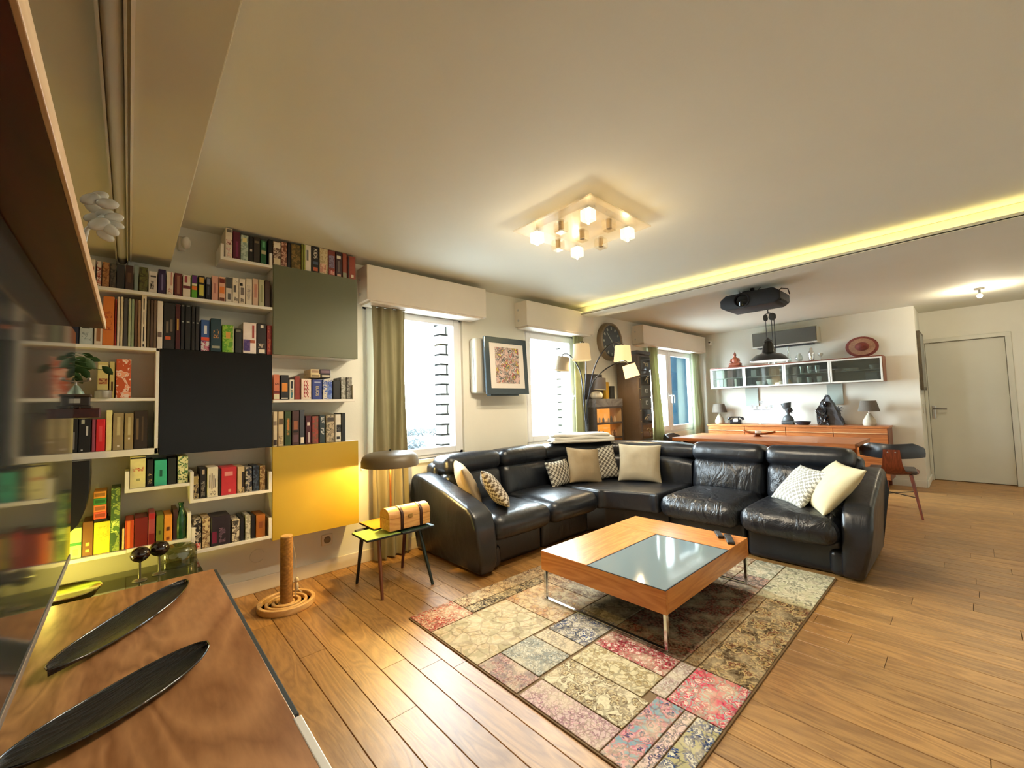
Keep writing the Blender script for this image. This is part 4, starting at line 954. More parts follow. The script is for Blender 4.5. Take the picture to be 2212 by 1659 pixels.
for sx in (cx0+.095, cx0+.245):
    pr = [(y_+(-.003 if y_ < (cy0+cy1)/2 else .003), z_+.003) for y_, z_ in arc]
    m = MB(); ring = [(cy0-.003, .42)] + pr + [(cy1+.003, .42)]
    vs = [(sx-.011, a, b_) for a, b_ in ring]+[(sx+.011, a, b_) for a, b_ in ring]; n = len(ring)
    m.add(vs, [(i, i+1, n+i+1, n+i) for i in range(n-1)]); o = m.build('strap', strap, t, 50)
    md = o.modifiers.new('thick', 'SOLIDIFY'); md.thickness = .003
MB().box(1.47, 1.50, cy0-.005, cy0-.0005, .49, .515, .001).build('latch', plain('latch_brass', (.4, .26, .08), .35, 1), t)
t = thing('mushroom_lamp', 'lit table lamp with a wide taupe mushroom shade beside the taupe curtain', 'lamp', (1.475, 3.0, .4195))
lx, ly = 1.475, 3.01
MB().lathe([(0, 0), (.075, 0), (.078, .006), (.07, .014), (.012, .02)], (lx, ly, .4195), 28).build('foot', plain('lamp_taupe', L(92, 80, 58), .5), t, 40)
MB().cyl((lx, ly, .43), (lx, ly, .93), .0075, n=12).build('stem', plain('lamp_copper', (.35, .14, .05), .3, .8), t, 40)
MB().sheet([(.208, .828), (.212, .831), (.212, .866), (.203, .898), (.178, .920), (.14, .931), (.10, .935), (.03, .938), (.0, .939)], (lx, ly, 0), 40).build('shade', plain('lamp_taupe_shade', L(98, 84, 60), .45), t, 40)
MB().sheet([(.0, .934), (.10, .930), (.174, .914), (.198, .894), (.207, .866), (.206, .830), (.208, .828)], (lx, ly, 0), 40).build('shade_lining', plain('shade_white', (.85, .8, .65), .6), t, 40)
MB().cyl((lx, ly, .93), (lx, ly, .955), .006, n=10).build('finial', blackm, t, 40)
MB().ball((lx+.03, ly-.02, .872), .024, 8).build('bulb', emit('mushroom_bulb', (1, .72, .22), 40), t, 60)
lamp('mushroom_light', (lx, ly-.03, .845), MUSHROOM, (1.0, .68, .22), .025)
t = thing('cat_scratching_post', 'cat scratching post on a round ringed wooden base', 'scratching post', (.775, 3.08, 0))
bw = wood('beech', L(206, 158, 92), L(226, 184, 124), 'x', 4, .5, 5); px_, py_ = .775, 3.075
MB().lathe([(0, 0), (.165, 0), (.168, .006), (.168, .012), (0, .012)], (px_, py_, .0005), 40).build('base_plate', bw, t, 40)
for r0, r1, h in ((.145, .168, .040), (.105, .123, .034), (.066, .086, .034), (.037, .052, .028)):
    MB().lathe([(r0, .012), (r1, .012), (r1, h-.003), (r1-.003, h), (r0+.003, h), (r0, h-.003), (r0, .012)], (px_, py_, .0005), 44).build('ring', bw, t, 35)
m = MB(); prof = [(0, .0125)]
for k in range(52):
    z_ = .0125+k*.0080; prof += [(.0352, z_+.001), (.0372, z_+.004), (.0352, z_+.007)]
prof += [(.036, .43), (.036, .442), (0, .442)]
m.lathe(prof, (px_, py_, 0), 24).build('sisal_post', plain('sisal', L(150, 104, 44), .9, noise=.25, nscale=60), t, 60)
MB().lathe([(0, .4422), (.034, .4422), (.034, .450), (0, .450)], (px_, py_, 0), 24).build('cap', bw, t, 40)
m = MB().ball((px_+.055, py_-.02, .155), (.014, .014, .016), 8).ball((px_+.056, py_-.02, .11), (.012, .011, .03), 8).tube([(px_+.03, py_-.01, .43), (px_+.05, py_-.018, .30), (px_+.055, py_-.02, .17)], .0015, 5)
m.tube([(px_+.062, py_-.02, .095), (px_+.078, py_-.02, .075), (px_+.09, py_-.02, .07)], .003, 5).tube([(px_+.05, py_-.02, .09), (px_+.05, py_-.022, .05)], .003, 5)
m.build('toy_mouse', plain('toy_cream', (.6, .48, .3), .9), t, 60)
# ------------------------------------------------------------------ patchwork rug
RX0, RX1, RY0, RY1 = 1.255, 3.63, .695, 2.345
rug = thing('patchwork_rug', 'faded patchwork rug of oriental carpet pieces under the coffee table', 'rug', ((RX0+RX1)/2, (RY0+RY1)/2, .0002))
MB().box(RX0, RX1, RY0, RY1, .0004, .007, .002).build('backing', plain('rug_binding', L(120, 96, 66), .95), rug)
C = lambda *a: [L(*c) for c in a]
tan_, crm_, brn_, gry_ = (176, 150, 112), (206, 190, 158), (96, 66, 44), (150, 146, 130)
PATCH = [
    (1.26, 1.56, 2.10, 2.34, C((120, 74, 48), (190, 60, 44), (206, 176, 150), (150, 40, 36)), 22, 'red and brown patch'),
    (1.56, 3.20, 2.20, 2.34, C((110, 76, 54), (176, 144, 110), (84, 52, 38), (196, 168, 130)), 20, 'brown floral strip'),
    (1.56, 2.20, 2.11, 2.20, C((40, 34, 30), (190, 170, 130), (50, 42, 36)), 26, 'black and cream border strip'),
    (1.26, 1.82, 1.68, 2.10, C((186, 160, 122), (176, 156, 116), (198, 174, 140), (164, 150, 114)), 9, 'faded beige and green patch'),
    (1.82, 2.20, 1.67, 2.11, C((196, 150, 84), (176, 130, 90), (140, 100, 76), (190, 160, 120)), 12, 'faded orange patch'),
    (2.20, 2.62, 1.67, 2.20, C((130, 96, 76), (176, 150, 116), (110, 80, 66)), 14, 'brown worn patch'),
    (2.62, 3.63, 1.67, 2.20, C((190, 170, 140), (150, 110, 90), (206, 190, 160)), 14, 'pale patch'),
    (1.64, 1.75, 1.41, 1.67, C((206, 190, 160), (150, 136, 120), (196, 176, 146)), 20, 'cream border strip'),
    (1.75, 2.06, 1.41, 1.67, C((56, 74, 120), (206, 200, 180), (46, 60, 100), (190, 180, 160), (60, 66, 80)), 13, 'blue and white star patch'),
    (1.41, 1.64, 1.41, 1.68, C((160, 158, 144), (106, 108, 104), (186, 180, 162), (130, 132, 124)), 20, 'grey teal patch'),
    (1.26, 1.41, 1.40, 1.68, C((170, 120, 116), (120, 76, 76), (190, 150, 140), (130, 110, 110)), 24, 'dusty pink strip'),
    (1.81, 1.98, 1.01, 1.40, C((150, 30, 46), (214, 190, 176), (170, 44, 60), (130, 24, 40)), 20, 'crimson and white patch'),
    (1.62, 1.81, 1.01, 1.40, C((190, 172, 128), (150, 128, 84), (204, 190, 150)), 18, 'beige sprig patch'),
    (1.41, 1.62, .97, 1.40, C((206, 190, 150), (120, 92, 56), (190, 170, 126), (90, 66, 40), (210, 196, 160)), 14, 'cream patch with brown branches'),
    (1.26, 1.41, .97, 1.39, C((196, 150, 150), (206, 176, 166), (150, 110, 116), (200, 170, 164)), 22, 'pale pink patch'),
    (1.68, 1.98, .935, 1.01, C((206, 196, 180), (150, 120, 116), (196, 180, 166)), 26, 'white and grey border strip'),
    (1.68, 1.99, .70, .935, C((204, 60, 86), (224, 196, 180), (196, 50, 80), (150, 170, 160), (206, 66, 92)), 14, 'hot pink floral patch'),
    (1.26, 1.68, .85, .97, C((196, 120, 126), (44, 56, 100), (206, 150, 150), (190, 110, 120), (120, 150, 160)), 15, 'pink patch with navy flowers'),
    (1.26, 1.68, .80, .85, C((216, 176, 166), (60, 60, 90), (220, 186, 176)), 34, 'pale pink band with dark marks'),
    (1.26, 1.68, .70, .80, C((26, 50, 100), (206, 200, 176), (30, 60, 110), (170, 160, 110)), 15, 'navy and cream patch'),
    (1.99, 2.98, .70, .935, C((84, 60, 30), (176, 150, 96), (110, 60, 40), (200, 176, 126), (70, 50, 28)), 11, 'brown and gold ornate patch'),
    (1.99, 2.98, .935, 1.00, C((120, 90, 56), (160, 130, 90), (110, 80, 50)), 30, 'golden brown border strip'),
    (1.98, 2.98, 1.00, 1.41, C((84, 44, 34), (110, 66, 50), (120, 46, 40), (70, 44, 34)), 12, 'dark red-brown patch'),
    (2.06, 2.98, 1.41, 1.67, C((136, 124, 92), (164, 152, 120), (106, 96, 76)), 11, 'olive green patch'),
    (2.98, 3.63, .70, 1.00, C((206, 200, 166), (110, 110, 90), (214, 206, 176), (190, 186, 150)), 12, 'cream patch with faint grey flowers'),
    (2.98, 3.28, 1.00, 1.20, C((190, 130, 116), (206, 170, 150), (110, 90, 90)), 16, 'rose patch'),
    (3.28, 3.63, 1.00, 1.20, C((196, 190, 160), (130, 136, 120), (206, 200, 176)), 14, 'pale sage patch'),
    (2.98, 3.63, 1.20, 1.67, C((180, 150, 120), (130, 90, 76), (200, 180, 150)), 14, 'tan patch')]
for i, (a, b_, c, d_, cs, sc, lab) in enumerate(PATCH):
    o = MB().box(a+.003, b_-.003, c+.003, d_-.003, .0065, .0115, .0015, 1).build('patch', ornament('patch_%d' % i, cs, sc*1.7, fade=.32, fadec=L(*crm_)), rug); o['label'] = lab

# ------------------------------------------------------------------ corner sofa
sl = leather('sofa_leather', (.007, .0085, .012), .34, .25, 6)
slw = leather('sofa_leather_creased', (.007, .0085, .012), .33, .7, 9)
sofa = thing('corner_sofa', 'large black leather corner sofa along the window wall and across the room', 'sofa', (3.2, 2.3, 0))
def sp(nm, c, h, r, bulge=(0, 0, 0), mat=None, rot=None, m=8):
    M = None
    if rot: M = Matrix.Translation(c) @ Matrix.Rotation(rot[0], 4, rot[1]); cc = (0, 0, 0)
    else: cc = c
    return MB().rbox(cc, h, r, 4, bulge, m, M).build(nm, mat or sl, sofa, 60)
# right run (seats face -x)
for (y0, y1) in ((.655, 1.285), (1.29, 1.955)):
    yc, hy = (y0+y1)/2, (y1-y0)/2-.003
    sp('seat_cushion', (3.90, yc, .325), (.38, hy, .095), .085, (.02, .01, .03), slw)
    sp('base_panel', (4.03, yc, .133), (.33, hy+.001, .128), .04, (.01, 0, 0))
    sp('back_cushion', (4.30, yc, .515), (.10, hy, .175), .08, (.035, 0, 0), slw, (math.radians(10), 'Y'))
    sp('headrest', (4.36, yc, .745), (.145, hy+.002, .088), .07, (.012, 0, .012), sl, (math.radians(6), 'Y'))
sp('back_shell', (4.47, 1.32, .39), (.085, .70, .37), .05)
# left run (seats face -y)
for (x0, x1) in ((2.035, 2.68), (2.685, 3.345)):
    xc, hx = (x0+x1)/2, (x1-x0)/2-.003
    sp('seat_cushion', (xc, 2.80, .325), (hx, .36, .095), .085, (.01, .02, .022))
    sp('base_panel', (xc, 2.93, .133), (hx+.001, .34, .128), .04)
    sp('back_cushion', (xc, 3.17, .515), (hx, .10, .175), .08, (0, .03, 0), None, (math.radians(-10), 'X'))
    sp('headrest', (xc, 3.225, .742), (hx+.002, .14, .085), .07, (0, .012, .012), sl, (math.radians(-6), 'X'))
sp('back_shell', (2.70, 3.33, .39), (.69, .08, .37), .05)
# corner wedge
wed = [(3.348, 2.46), (3.40, 2.44), (3.54, 2.03), (3.535, 1.96), (4.30, 1.96), (4.30, 2.55), (3.93, 3.12), (3.348, 3.16)]
MB().prism(wed, 'z', .245, .425, .075, 5).build('seat_cushion', sl, sofa, 60)
MB().prism([(3.35, 2.62), (3.54, 2.54), (3.74, 2.02), (3.74, 1.96), (4.40, 1.96), (4.40, 2.9), (3.9, 3.2), (3.35, 3.2)], 'z', .005, .25, .02, 2).build('base_panel', sl, sofa, 60)
def sweep(nm, path, prof, mat=None):
    # profile (offset outward, z) swept along a plan path; rounded ends
    vs = []; fs = []; n = len(prof); P = [Vector((p[0], p[1], 0)) for p in path]; m = len(P)
    cz = sum(p[1] for p in prof)/n; cx_ = sum(p[0] for p in prof)/n
    for i, p in enumerate(P):
        t_ = (P[min(i+1, m-1)]-P[max(i-1, 0)]).normalized(); nrm = Vector((-t_.y, t_.x, 0))
        e = min(i, m-1-i); k = (.72, .93, 1)[min(e, 2)]
        for (o_, z_) in prof: vs.append(p+nrm*(cx_+(o_-cx_)*k)+Vector((0, 0, cz+(z_-cz)*k)))
    for i in range(m-1):
        for j in range(n): fs.append((i*n+j, i*n+(j+1) % n, (i+1)*n+(j+1) % n, (i+1)*n+j))
    fs += [tuple(range(n)), tuple((m-1)*n+j for j in range(n))[::-1]]
    return MB().add(vs, fs).build(nm, mat or sl, sofa, 70)
def rprof(w_, z0, z1, r, k=5):
    out = []
    for (cx_, cz, a0) in ((w_/2-r, z1-r, 0), (-w_/2+r, z1-r, 90), (-w_/2+r, z0+r, 180), (w_/2-r, z0+r, 270)):
        for i in range(k+1):
            a = math.radians(a0+90*i/k); out.append((cx_+r*math.cos(a), cz+r*math.sin(a)))
    return out
def bez(a, b_, c, d_, n):
    return [tuple((1-t)**3*a[i]+3*(1-t)**2*t*b_[i]+3*(1-t)*t*t*c[i]+t**3*d_[i] for i in (0, 1)) for t in [k/n for k in range(n+1)]]
arcp = bez((3.352, 3.18), (3.95, 3.19), (4.30, 2.80), (4.315, 1.962), 16)
sweep('back_cushion', arcp, rprof(.21, .33, .695, .08))
arch = bez((3.352, 3.235), (4.00, 3.245), (4.36, 2.83), (4.37, 1.962), 16)
sweep('headrest', arch, rprof(.27, .655, .825, .07))
arcs = bez((3.352, 3.33), (4.08, 3.34), (4.47, 2.9), (4.475, 1.97), 14)
sweep('back_shell', arcs, rprof(.12, .02, .75, .04))
# arms: side profile extruded, rounded over
def arm(front, back, flip, lo, hi, along, foot=None):
    # profile in (depth, z); depth 0 at the front edge
    L_ = abs(back-front)
    prof = [(.05, .012), (.005, .10), (-.012, .24), (0.0, .38), (.04, .465), (.12, .515), (.45*L_, .60), (.80*L_, .675), (.93*L_, .685), (.985*L_, .65), (L_, .50), (L_, .012)]
    sg = 1 if back > front else -1
    pts = [(front+sg*d_, z_) for d_, z_ in prof]
    bm = MB().prism(pts, 'y' if along == 'x' else 'x', lo, hi, .062, 5)
    mid = (lo+hi)/2; ax = 1 if along == 'x' else 0
    for v in bm.V:      # outside swells at mid height and tucks in at the floor
        side = 1 if (v[ax]-mid)*flip > 0 else 0
        k = v.z/.69
        v[ax] += flip*(.022*math.sin(PI*min(max(k, 0), 1)) - .055*(1-min(1, k*2.2)))*(1 if side else .25)
    return bm.build('arm', sl, sofa, 60)
arm(2.44, 3.42, -1, 1.865, 2.045, 'y')
arm(3.60, 4.55, -1, .500, .655, 'x')
sp('arm_foot', (3.75, .66, .10), (.085, .085, .095), .05)
sp('arm_foot', (2.09, 2.60, .10), (.075, .08, .09), .05)

# ------------------------------------------------------------------ cushions and blanket on the sofa
beige = plain('linen_beige', L(150, 132, 104), .95, noise=.06, nscale=14, bs=.35, bscale=7, spec=.15)
beige2 = plain('linen_grey_beige', L(164, 150, 124), .95, noise=.05, nscale=14, bs=.35, bscale=7, spec=.15)
cream = plain('linen_cream', L(196, 186, 150), .95, noise=.05, nscale=14, bs=.4, bscale=7, spec=.15)
h1 = hound('houndstooth_dark', L(92, 80, 66), L(190, 182, 166), 44); h2 = hound('houndstooth_mid', L(84, 78, 70), L(186, 180, 164), 40); h3 = hound('houndstooth_light', L(140, 138, 128), L(206, 204, 194), 44)
def cushion(c, normal, up_roll, w_, h_, d_, mat, label):
    n = Vector(normal).normalized(); x = Vector((0, 0, 1)).cross(n).normalized(); y = n.cross(x)
    R = Matrix.Identity(4)
    for i in range(3): R[i][0] = x[i]; R[i][1] = y[i]; R[i][2] = n[i]
    M = Matrix.Translation(c) @ R @ Matrix.Rotation(math.radians(up_roll), 4, 'Z')
    mb = MB().pillow(w_, h_, d_, 24); sd = len(label)*1.7
    for v in mb.V:
        k = (1-abs(2*v.x/w_)**4)*(1-abs(2*v.y/h_)**4)
        v.z += (.010*noise.noise(Vector((v.x*11+sd, v.y*11, sd))) + .006*noise.noise(Vector((v.x*26, v.y*9+sd, 3))))*max(k, 0)
    o = mb.build('cushion', mat, None, 60, tf=M); tag(o, label, 'cushion', 'sofa cushions')
cushion((2.135, 2.93, .60), (.80, -.42, .42), 6, .40, .40, .13, beige, 'beige cushion leaning on the left sofa arm')
cushion((2.275, 2.74, .565), (.72, -.40, .60), -14, .37, .36, .12, h1, 'houndstooth cushion beside the beige one near the left arm')
cushion((3.33, 2.94, .545), (.06, -.93, .36), 1, .36, .27, .11, h2, 'flat houndstooth cushion at the left of the sofa corner')
cushion((3.62, 2.84, .600), (-.28, -.90, .34), -7, .40, .38, .13, beige, 'crumpled beige cushion in the sofa corner, behind the flat houndstooth one')
cushion((3.86, 2.80, .600), (-.62, -.72, .30), 8, .37, .36, .11, h2, 'houndstooth cushion half hidden between two beige ones in the corner')
cushion((4.03, 2.42, .615), (-.82, -.48, .30), -2, .44, .40, .13, beige2, 'grey beige cushion standing right of the sofa corner')
cushion((3.93, .945, .565), (-.52, .50, .69), -2, .38, .36, .12, h3, 'light houndstooth cushion leaning left of the cream one')
cushion((3.88, .745, .590), (-.42, .64, .64), -2, .43, .42, .15, cream, 'cream cushion leaning on the right sofa arm')
# folded blanket on the corner headrest
t = thing('folded_blanket', 'folded off-white blanket lying on the sofa corner headrest', 'blanket', (3.82, 3.03, .85))
blm = plain('blanket_white', L(206, 202, 190), .95, noise=.04, nscale=10, bs=.5, bscale=9, spec=.1)
mb = MB()
for k, (hx_, hy_, dz, dx) in enumerate(((.36, .125, .0, 0), (.345, .12, .031, .01), (.33, .115, .061, -.012))):
    M = Matrix.Translation((3.80+dx, 3.02-dx, .8505+dz)) @ Matrix.Rotation(math.radians(-33), 4, 'Z')
    mb2 = MB().rbox((0, 0, 0), (hx_, hy_, .0165), .0155, 3, (0, .0, .010), 12)
    for v in mb2.V: v.z += .009*math.sin(v.x*14+k)*math.cos(v.y*16+k*2)
    o = MB().add([M @ v for v in mb2.V], mb2.F).build('fold', blm, t, 70)

# ------------------------------------------------------------------ coffee table with two remotes
t = thing('coffee_table', 'square wooden coffee table with a grey glass inset and chrome sled legs', 'table', (2.55, 1.5, .012))
TX0, TX1, TY0, TY1, TZ = 1.985, 3.125, 1.078, 1.935, .318
SX, SY = 2.795, 1.568
for (a, b_, c, d_) in ((TX0, TX0+.02, TY0, TY1), (TX1-.02, TX1, TY0, TY1), (TX0+.02, TX1-.02, TY0, TY0+.02), (TX0+.02, TX1-.02, TY1-.02, TY1)):
    MB().box(a, b_, c, d_, .196, TZ-.004, .002).build('apron', cherryx if b_-a > .5 else cherry, t)
MB().box(TX0+.001, SX-.001, SY+.002, TY1-.001, TZ-.018, TZ, .002).build('top_board', cherryx, t)
MB().box(SX+.001, TX1-.001, TY0+.001, TY1-.001, TZ-.018, TZ, .002).build('top_board', cherry, t)
MB().box(TX0+.006, SX-.004, TY0+.006, SY-.004, TZ-.012, TZ-.002, .001).build('glass_inset', plain('table_glass', (.17, .21, .21), .06, spec=.6), t)
MB().box(TX0+.001, SX, TY0+.001, TY0+.006, TZ-.018, TZ-.001).box(TX0+.001, TX0+.006, TY0+.006, SY, TZ-.018, TZ-.001).box(SX-.004, SX, TY0+.006, SY-.004, TZ-.018, TZ-.001).box(TX0+.006, SX-.004, SY-.004, SY, TZ-.018, TZ-.001).build('inset_rim', matblack, t)
MB().box(TX0+.02, TX1-.02, TY0+.02, TY1-.02, .200, .210).build('bottom_board', plain('table_underside', (.03, .025, .02), .7), t)
for x in (2.005, 3.105):
    MB().box(x-.011, x+.011, 1.085, 1.925, .0125, .0215, .002).box(x-.011, x+.011, 1.085, 1.103, .0215, .200, .002).box(x-.011, x+.011, 1.907, 1.925, .0215, .200, .002).build('sled_leg', chrome, t)
def remote(c, ang, w_, l_, label):
    M = Matrix.Translation(c) @ Matrix.Rotation(math.radians(ang), 4, 'Z')
    o = MB().box(-w_/2, w_/2, -l_/2, l_/2, 0, .016, .005, 3).build('remote_control', plain('remote_black', (.015, .013, .012), .35), None, 40, tf=M); tag(o, label, 'remote', 'remote controls on the coffee table')
    for r_ in range(6):
        for k in range(3): MB().box(-w_*.28+k*w_*.28-.004, -w_*.28+k*w_*.28+.004, -l_*.38+r_*l_*.12, -l_*.38+r_*l_*.12+.007, .016, .0172).build('button', plain('button_grey', (.09, .085, .08), .6), o)
remote((2.985, 1.145, TZ+.0005), -62, .045, .185, 'longer black remote control nearer the table edge')
remote((3.045, 1.235, TZ+.0005), -58, .04, .14, 'shorter black remote control behind the longer one')

# ------------------------------------------------------------------ dining table and chairs
t = thing('dining_table', 'long wooden dining table behind the sofa', 'table', (6.2, 1.87, 0))
MB().box(5.72, 6.70, .86, 2.90, .705, .752, .003).build('table_top', teak, t)
MB().box(5.82, 6.60, .98, 2.78, .63, .705, .002).build('apron', teak, t)
for x in (5.83, 6.55):
    for y in (.98, 2.74): MB().box(x-.01, x+.055, y-.01, y+.05, .0005, .70, .003).build('leg', teak, t)
def leafbowl(c):
    t = thing('leaf_bowl', 'curved wooden leaf bowl on the dining table', 'bowl', c); n = 26; q = 8; vs = []; fs = []
    for lay in (0, 1):
        for i in range(n+1):
            u = 2*i/n-1; hw = .085*max(0, 1-abs(u)**2.2)**.6+.001
            for j in range(q+1):
                v = 2*j/q-1; vs.append((c[0]+v*hw, c[1]+u*.20, c[2]+.026+.034*abs(u)**2+.022*v*v-(.006 if lay else 0)))
    P = (n+1)*(q+1)
    for lay in (0, 1):
        for i in range(n):
            for j in range(q):
                k = lay*P+i*(q+1)+j; f = (k, k+1, k+q+2, k+q+1); fs.append(f if not lay else f[::-1])
    MB().add(vs, fs).build('bowl', teak, t, 60)
    MB().lathe([(.05, 0), (.045, .006), (.02, .024), (.0, .026)], (c[0], c[1]+.02, c[2]+.0005), 18).build('foot', teakd, t, 40)
leafbowl((6.39, 1.985, .7525))
t = thing('candle_glass', 'small pale candle glass standing in the wooden leaf bowl', 'candle', (6.39, 2.0, .785))
MB().lathe([(0, 0), (.034, 0), (.037, .004), (.037, .048), (.033, .048), (.033, .036), (0, .036)], (6.39, 1.995, .781), 20).build('glass', plain('candle_white', (.75, .8, .8), .25), t, 40)
MB().cyl((6.39, 1.995, .817), (6.39, 1.995, .826), .002, n=6).build('wick', matblack, t)
def chair(loc, ang, label, name='dining_chair'):
    t = thing(name, label, 'chair', loc, 'dining chairs with black curved backs')
    M0 = Matrix.Translation(loc) @ Matrix.Rotation(ang, 4, 'Z')      # local: seat faces +x
    m = MB(); n = 20; vs = []; fs = []
    prof = [(-.022, .0), (-.026, .05), (-.024, .11), (-.012, .135), (.008, .135), (.018, .10), (.018, .04), (.010, .0)]
    for i in range(n+1):
        u = 2*i/n-1; a = u*1.05; k = 1-.35*max(0, abs(u)-.6)/.4
        cx_ = -.245+.27*(1-math.cos(a)); cy_ = .24*math.sin(a)/math.sin(1.05)
        for (o_, z_) in prof: vs.append((cx_+o_*math.cos(a), cy_-o_*math.sin(a), .60+.02*abs(u)+z_*1.12*k))
    q = len(prof)
    for i in range(n):
        for j in range(q): fs.append((i*q+j, i*q+(j+1) % q, (i+1)*q+(j+1) % q, (i+1)*q+j))
    fs += [tuple(range(q)), tuple(n*q+j for j in range(q))[::-1]]
    m.add(vs, fs, M0); m.build('backrest', leather('chair_leather', (.012, .013, .016), .3, .1), t, 60)
    m = MB(); vs = []; fs = []
    path = [(-.262, .70), (-.258, .62), (-.245, .54), (-.215, .475), (-.165, .440), (-.08, .430), (.06, .434), (.17, .440)]; wd = [.065, .072, .08, .10, .15, .20, .215, .20]
    for (lay) in (0, 1):
        for i, (x_, z_) in enumerate(path):
            for j in range(9):
                v = 2*j/8-1; vs.append((x_, v*wd[i], z_+.02*v*v*(i > 3)-(.012 if lay else 0)*(i > 3) - 0))
                if lay and i <= 3: vs[-1] = (x_-.012, v*wd[i], z_)
    P = len(path)*9
    for lay in (0, 1):
        for i in range(len(path)-1):
            for j in range(8):
                k = lay*P+i*9+j; f = (k, k+1, k+10, k+9); fs.append(f if not lay else f[::-1])
    for i in range(len(path)-1):
        for j in (0, 8): k = i*9+j; fs.append((k, k+9, P+k+9, P+k))
    m.add(vs, fs, M0).build('shell', teakd, t, 60)
    MB().rbox((.02, 0, .458), (.19, .19, .02), .018, 3, (0, 0, .008), 6, M0).build('seat_pad', leather('pad_brown', (.06, .04, .032), .5, .2), t, 60)
    for (lx_, ly_) in ((-.22, -.20), (-.22, .20), (.24, -.205), (.24, .205)):
        MB().tube([(lx_, ly_, .0005), (lx_*.72, ly_*.70, .432)], [.010, .017], 10, M0).build('leg', teakd, t, 50)
    MB().tube([(-.19, -.175, .21), (.21, .18, .21)], .005, 6, M0).tube([(-.19, .175, .21), (.21, -.18, .21)], .005, 6, M0).build('stretcher', bpy.data.materials['dark_steel'], t, 50)
    for sy in (-.03, .03): MB().ball((-.275, sy, .672), .007, 6, M0).build('rivet', steel, t, 60)
    return t
chair((6.12, .615, 0), math.radians(6), 'brown wooden chair with black curved back at the right end of the dining table')
chair((6.28, 3.02, 0), math.radians(-84), 'chair with black curved back at the window end of the dining table')
# ------------------------------------------------------------------ sideboard and what stands on it
SZ = .845
t = thing('sideboard', 'long low wooden sideboard against the far wall', 'sideboard', (7.78, 1.955, 0))
MB().box(7.53, 8.012, .765, 3.16, SZ-.024, SZ, .002).build('top', teak, t)
MB().box(7.555, 8.010, .775, 3.15, .12, SZ-.025, .001).build('carcass', teakd, t)
ys = [3.148, 2.555, 1.965, 1.37, .777]
for i in range(4):
    y1, y0 = ys[i]-.004, ys[i+1]+.004
    MB().box(7.536, 7.554, y0, y1, .755, SZ-.028, .001).build('upper_rail', teak, t)
    MB().box(7.528, 7.554, y0, y1, .744, .753, .002).build('pale_edge', wood('pale_edging2', L(214, 170, 120), L(232, 196, 150), 'y', 4, .4, 8), t)
    fr = MB().box(7.536, 7.554, y0, y1, .585, .742, .0015).build('drawer', teak, t)
    MB().prism([((y0+y1)/2-.11, .684), ((y0+y1)/2-.05, .693), ((y0+y1)/2+.05, .693), ((y0+y1)/2+.11, .684), ((y0+y1)/2+.05, .684), ((y0+y1)/2-.05, .684)], 'x', 7.524, 7.5365).build('pull', plain('pull_dark', (.04, .018, .008), .4), fr)
    MB().box(7.536, 7.554, y0, y1, .13, .581, .0015).build('door', teak, t)
for x in (7.58, 7.97):
    for y in (.83, 3.09): MB().box(x-.02, x+.02, y-.02, y+.02, .0005, .119).build('leg', teakd, t)
sh_t = plain('shade_taupe', L(92, 84, 74), .9, noise=.08, nscale=60)
def tlamp(x, y, k, label):
    t = thing('table_lamp', label, 'lamp', (x, y, SZ+.0005), 'table lamps on the sideboard')
    MB().lathe([(0, 0), (.070*k, 0), (.080*k, .03*k), (.076*k, .07*k), (.045*k, .13*k), (.026*k, .165*k), (.022*k, .18*k), (0, .18*k)], (x, y, SZ+.0006), 24).build('base', plain('lamp_ceramic', L(170, 162, 142), .6, noise=.12, nscale=20), t, 40)
    MB().cyl((x, y, SZ+.18*k), (x, y, SZ+.24*k), .006, n=8).build('stem', steel, t)
    MB().sheet([(.128*k, .21*k), (.092*k, .365*k), (.088*k, .365*k), (.124*k, .212*k), (.128*k, .21*k)], (x, y, SZ), 28).build('shade', sh_t, t, 40)
tlamp(7.80, .990, .97, 'stone-coloured table lamp with taupe shade at the right end of the sideboard')
tlamp(7.80, 3.045, .97, 'stone-coloured table lamp with taupe shade in the corner by the curtain')
t = thing('telephone', 'old black rotary telephone on the sideboard', 'telephone', (7.77, 2.765, SZ+.0005))
TM = Matrix.Translation((7.77, 2.765, SZ+.0005)) @ Matrix.Rotation(math.radians(12), 4, 'Z')
MB().prism([(-.085, 0), (.085, 0), (.085, .012), (.052, .07), (-.03, .078), (-.085, .03)], 'y', -.085, .085, .008, 2, TM).build('body', plain('bakelite', (.010, .010, .012), .18), t, 40)
MB().lathe([(0, 0), (.040, 0), (.040, .006), (0, .008)], (0, 0, 0), 20, TM @ Matrix.Translation((-.055, 0, .058)) @ Matrix.Rotation(math.radians(-62), 4, 'Y')).build('dial', plain('dial_white', (.6, .6, .58), .4), t, 40)
MB().tube([(.0, -.115, .070), (.0, -.105, .10), (.0, -.06, .118), (.0, .06, .118), (.0, .105, .10), (.0, .115, .070)], [.021, .020, .012, .012, .020, .021], 10, TM).build('receiver', bpy.data.materials['bakelite'], t, 60)
MB().box(-.01, .02, -.05, -.035, .07, .112, 0, 2, TM).box(-.01, .02, .035, .05, .07, .112, 0, 2, TM).build('cradle', bpy.data.materials['bakelite'], t)
t = thing('candelabra', 'thin metal candelabra with small glass cups on the sideboard', 'candle holder', (7.80, 2.365, SZ+.0005))
wire = plain('wire_grey', (.30, .31, .33), .35, .9); cupg = glass('cup_glass', (.86, .90, .92), .16, .03, .12)
MB().lathe([(0, 0), (.06, 0), (.06, .006), (.01, .012), (0, .012)], (7.80, 2.365, SZ+.0005), 20).build('foot', wire, t, 40)
MB().cyl((7.80, 2.365, SZ+.01), (7.80, 2.365, 1.175), .004, n=8).build('stem', wire, t)
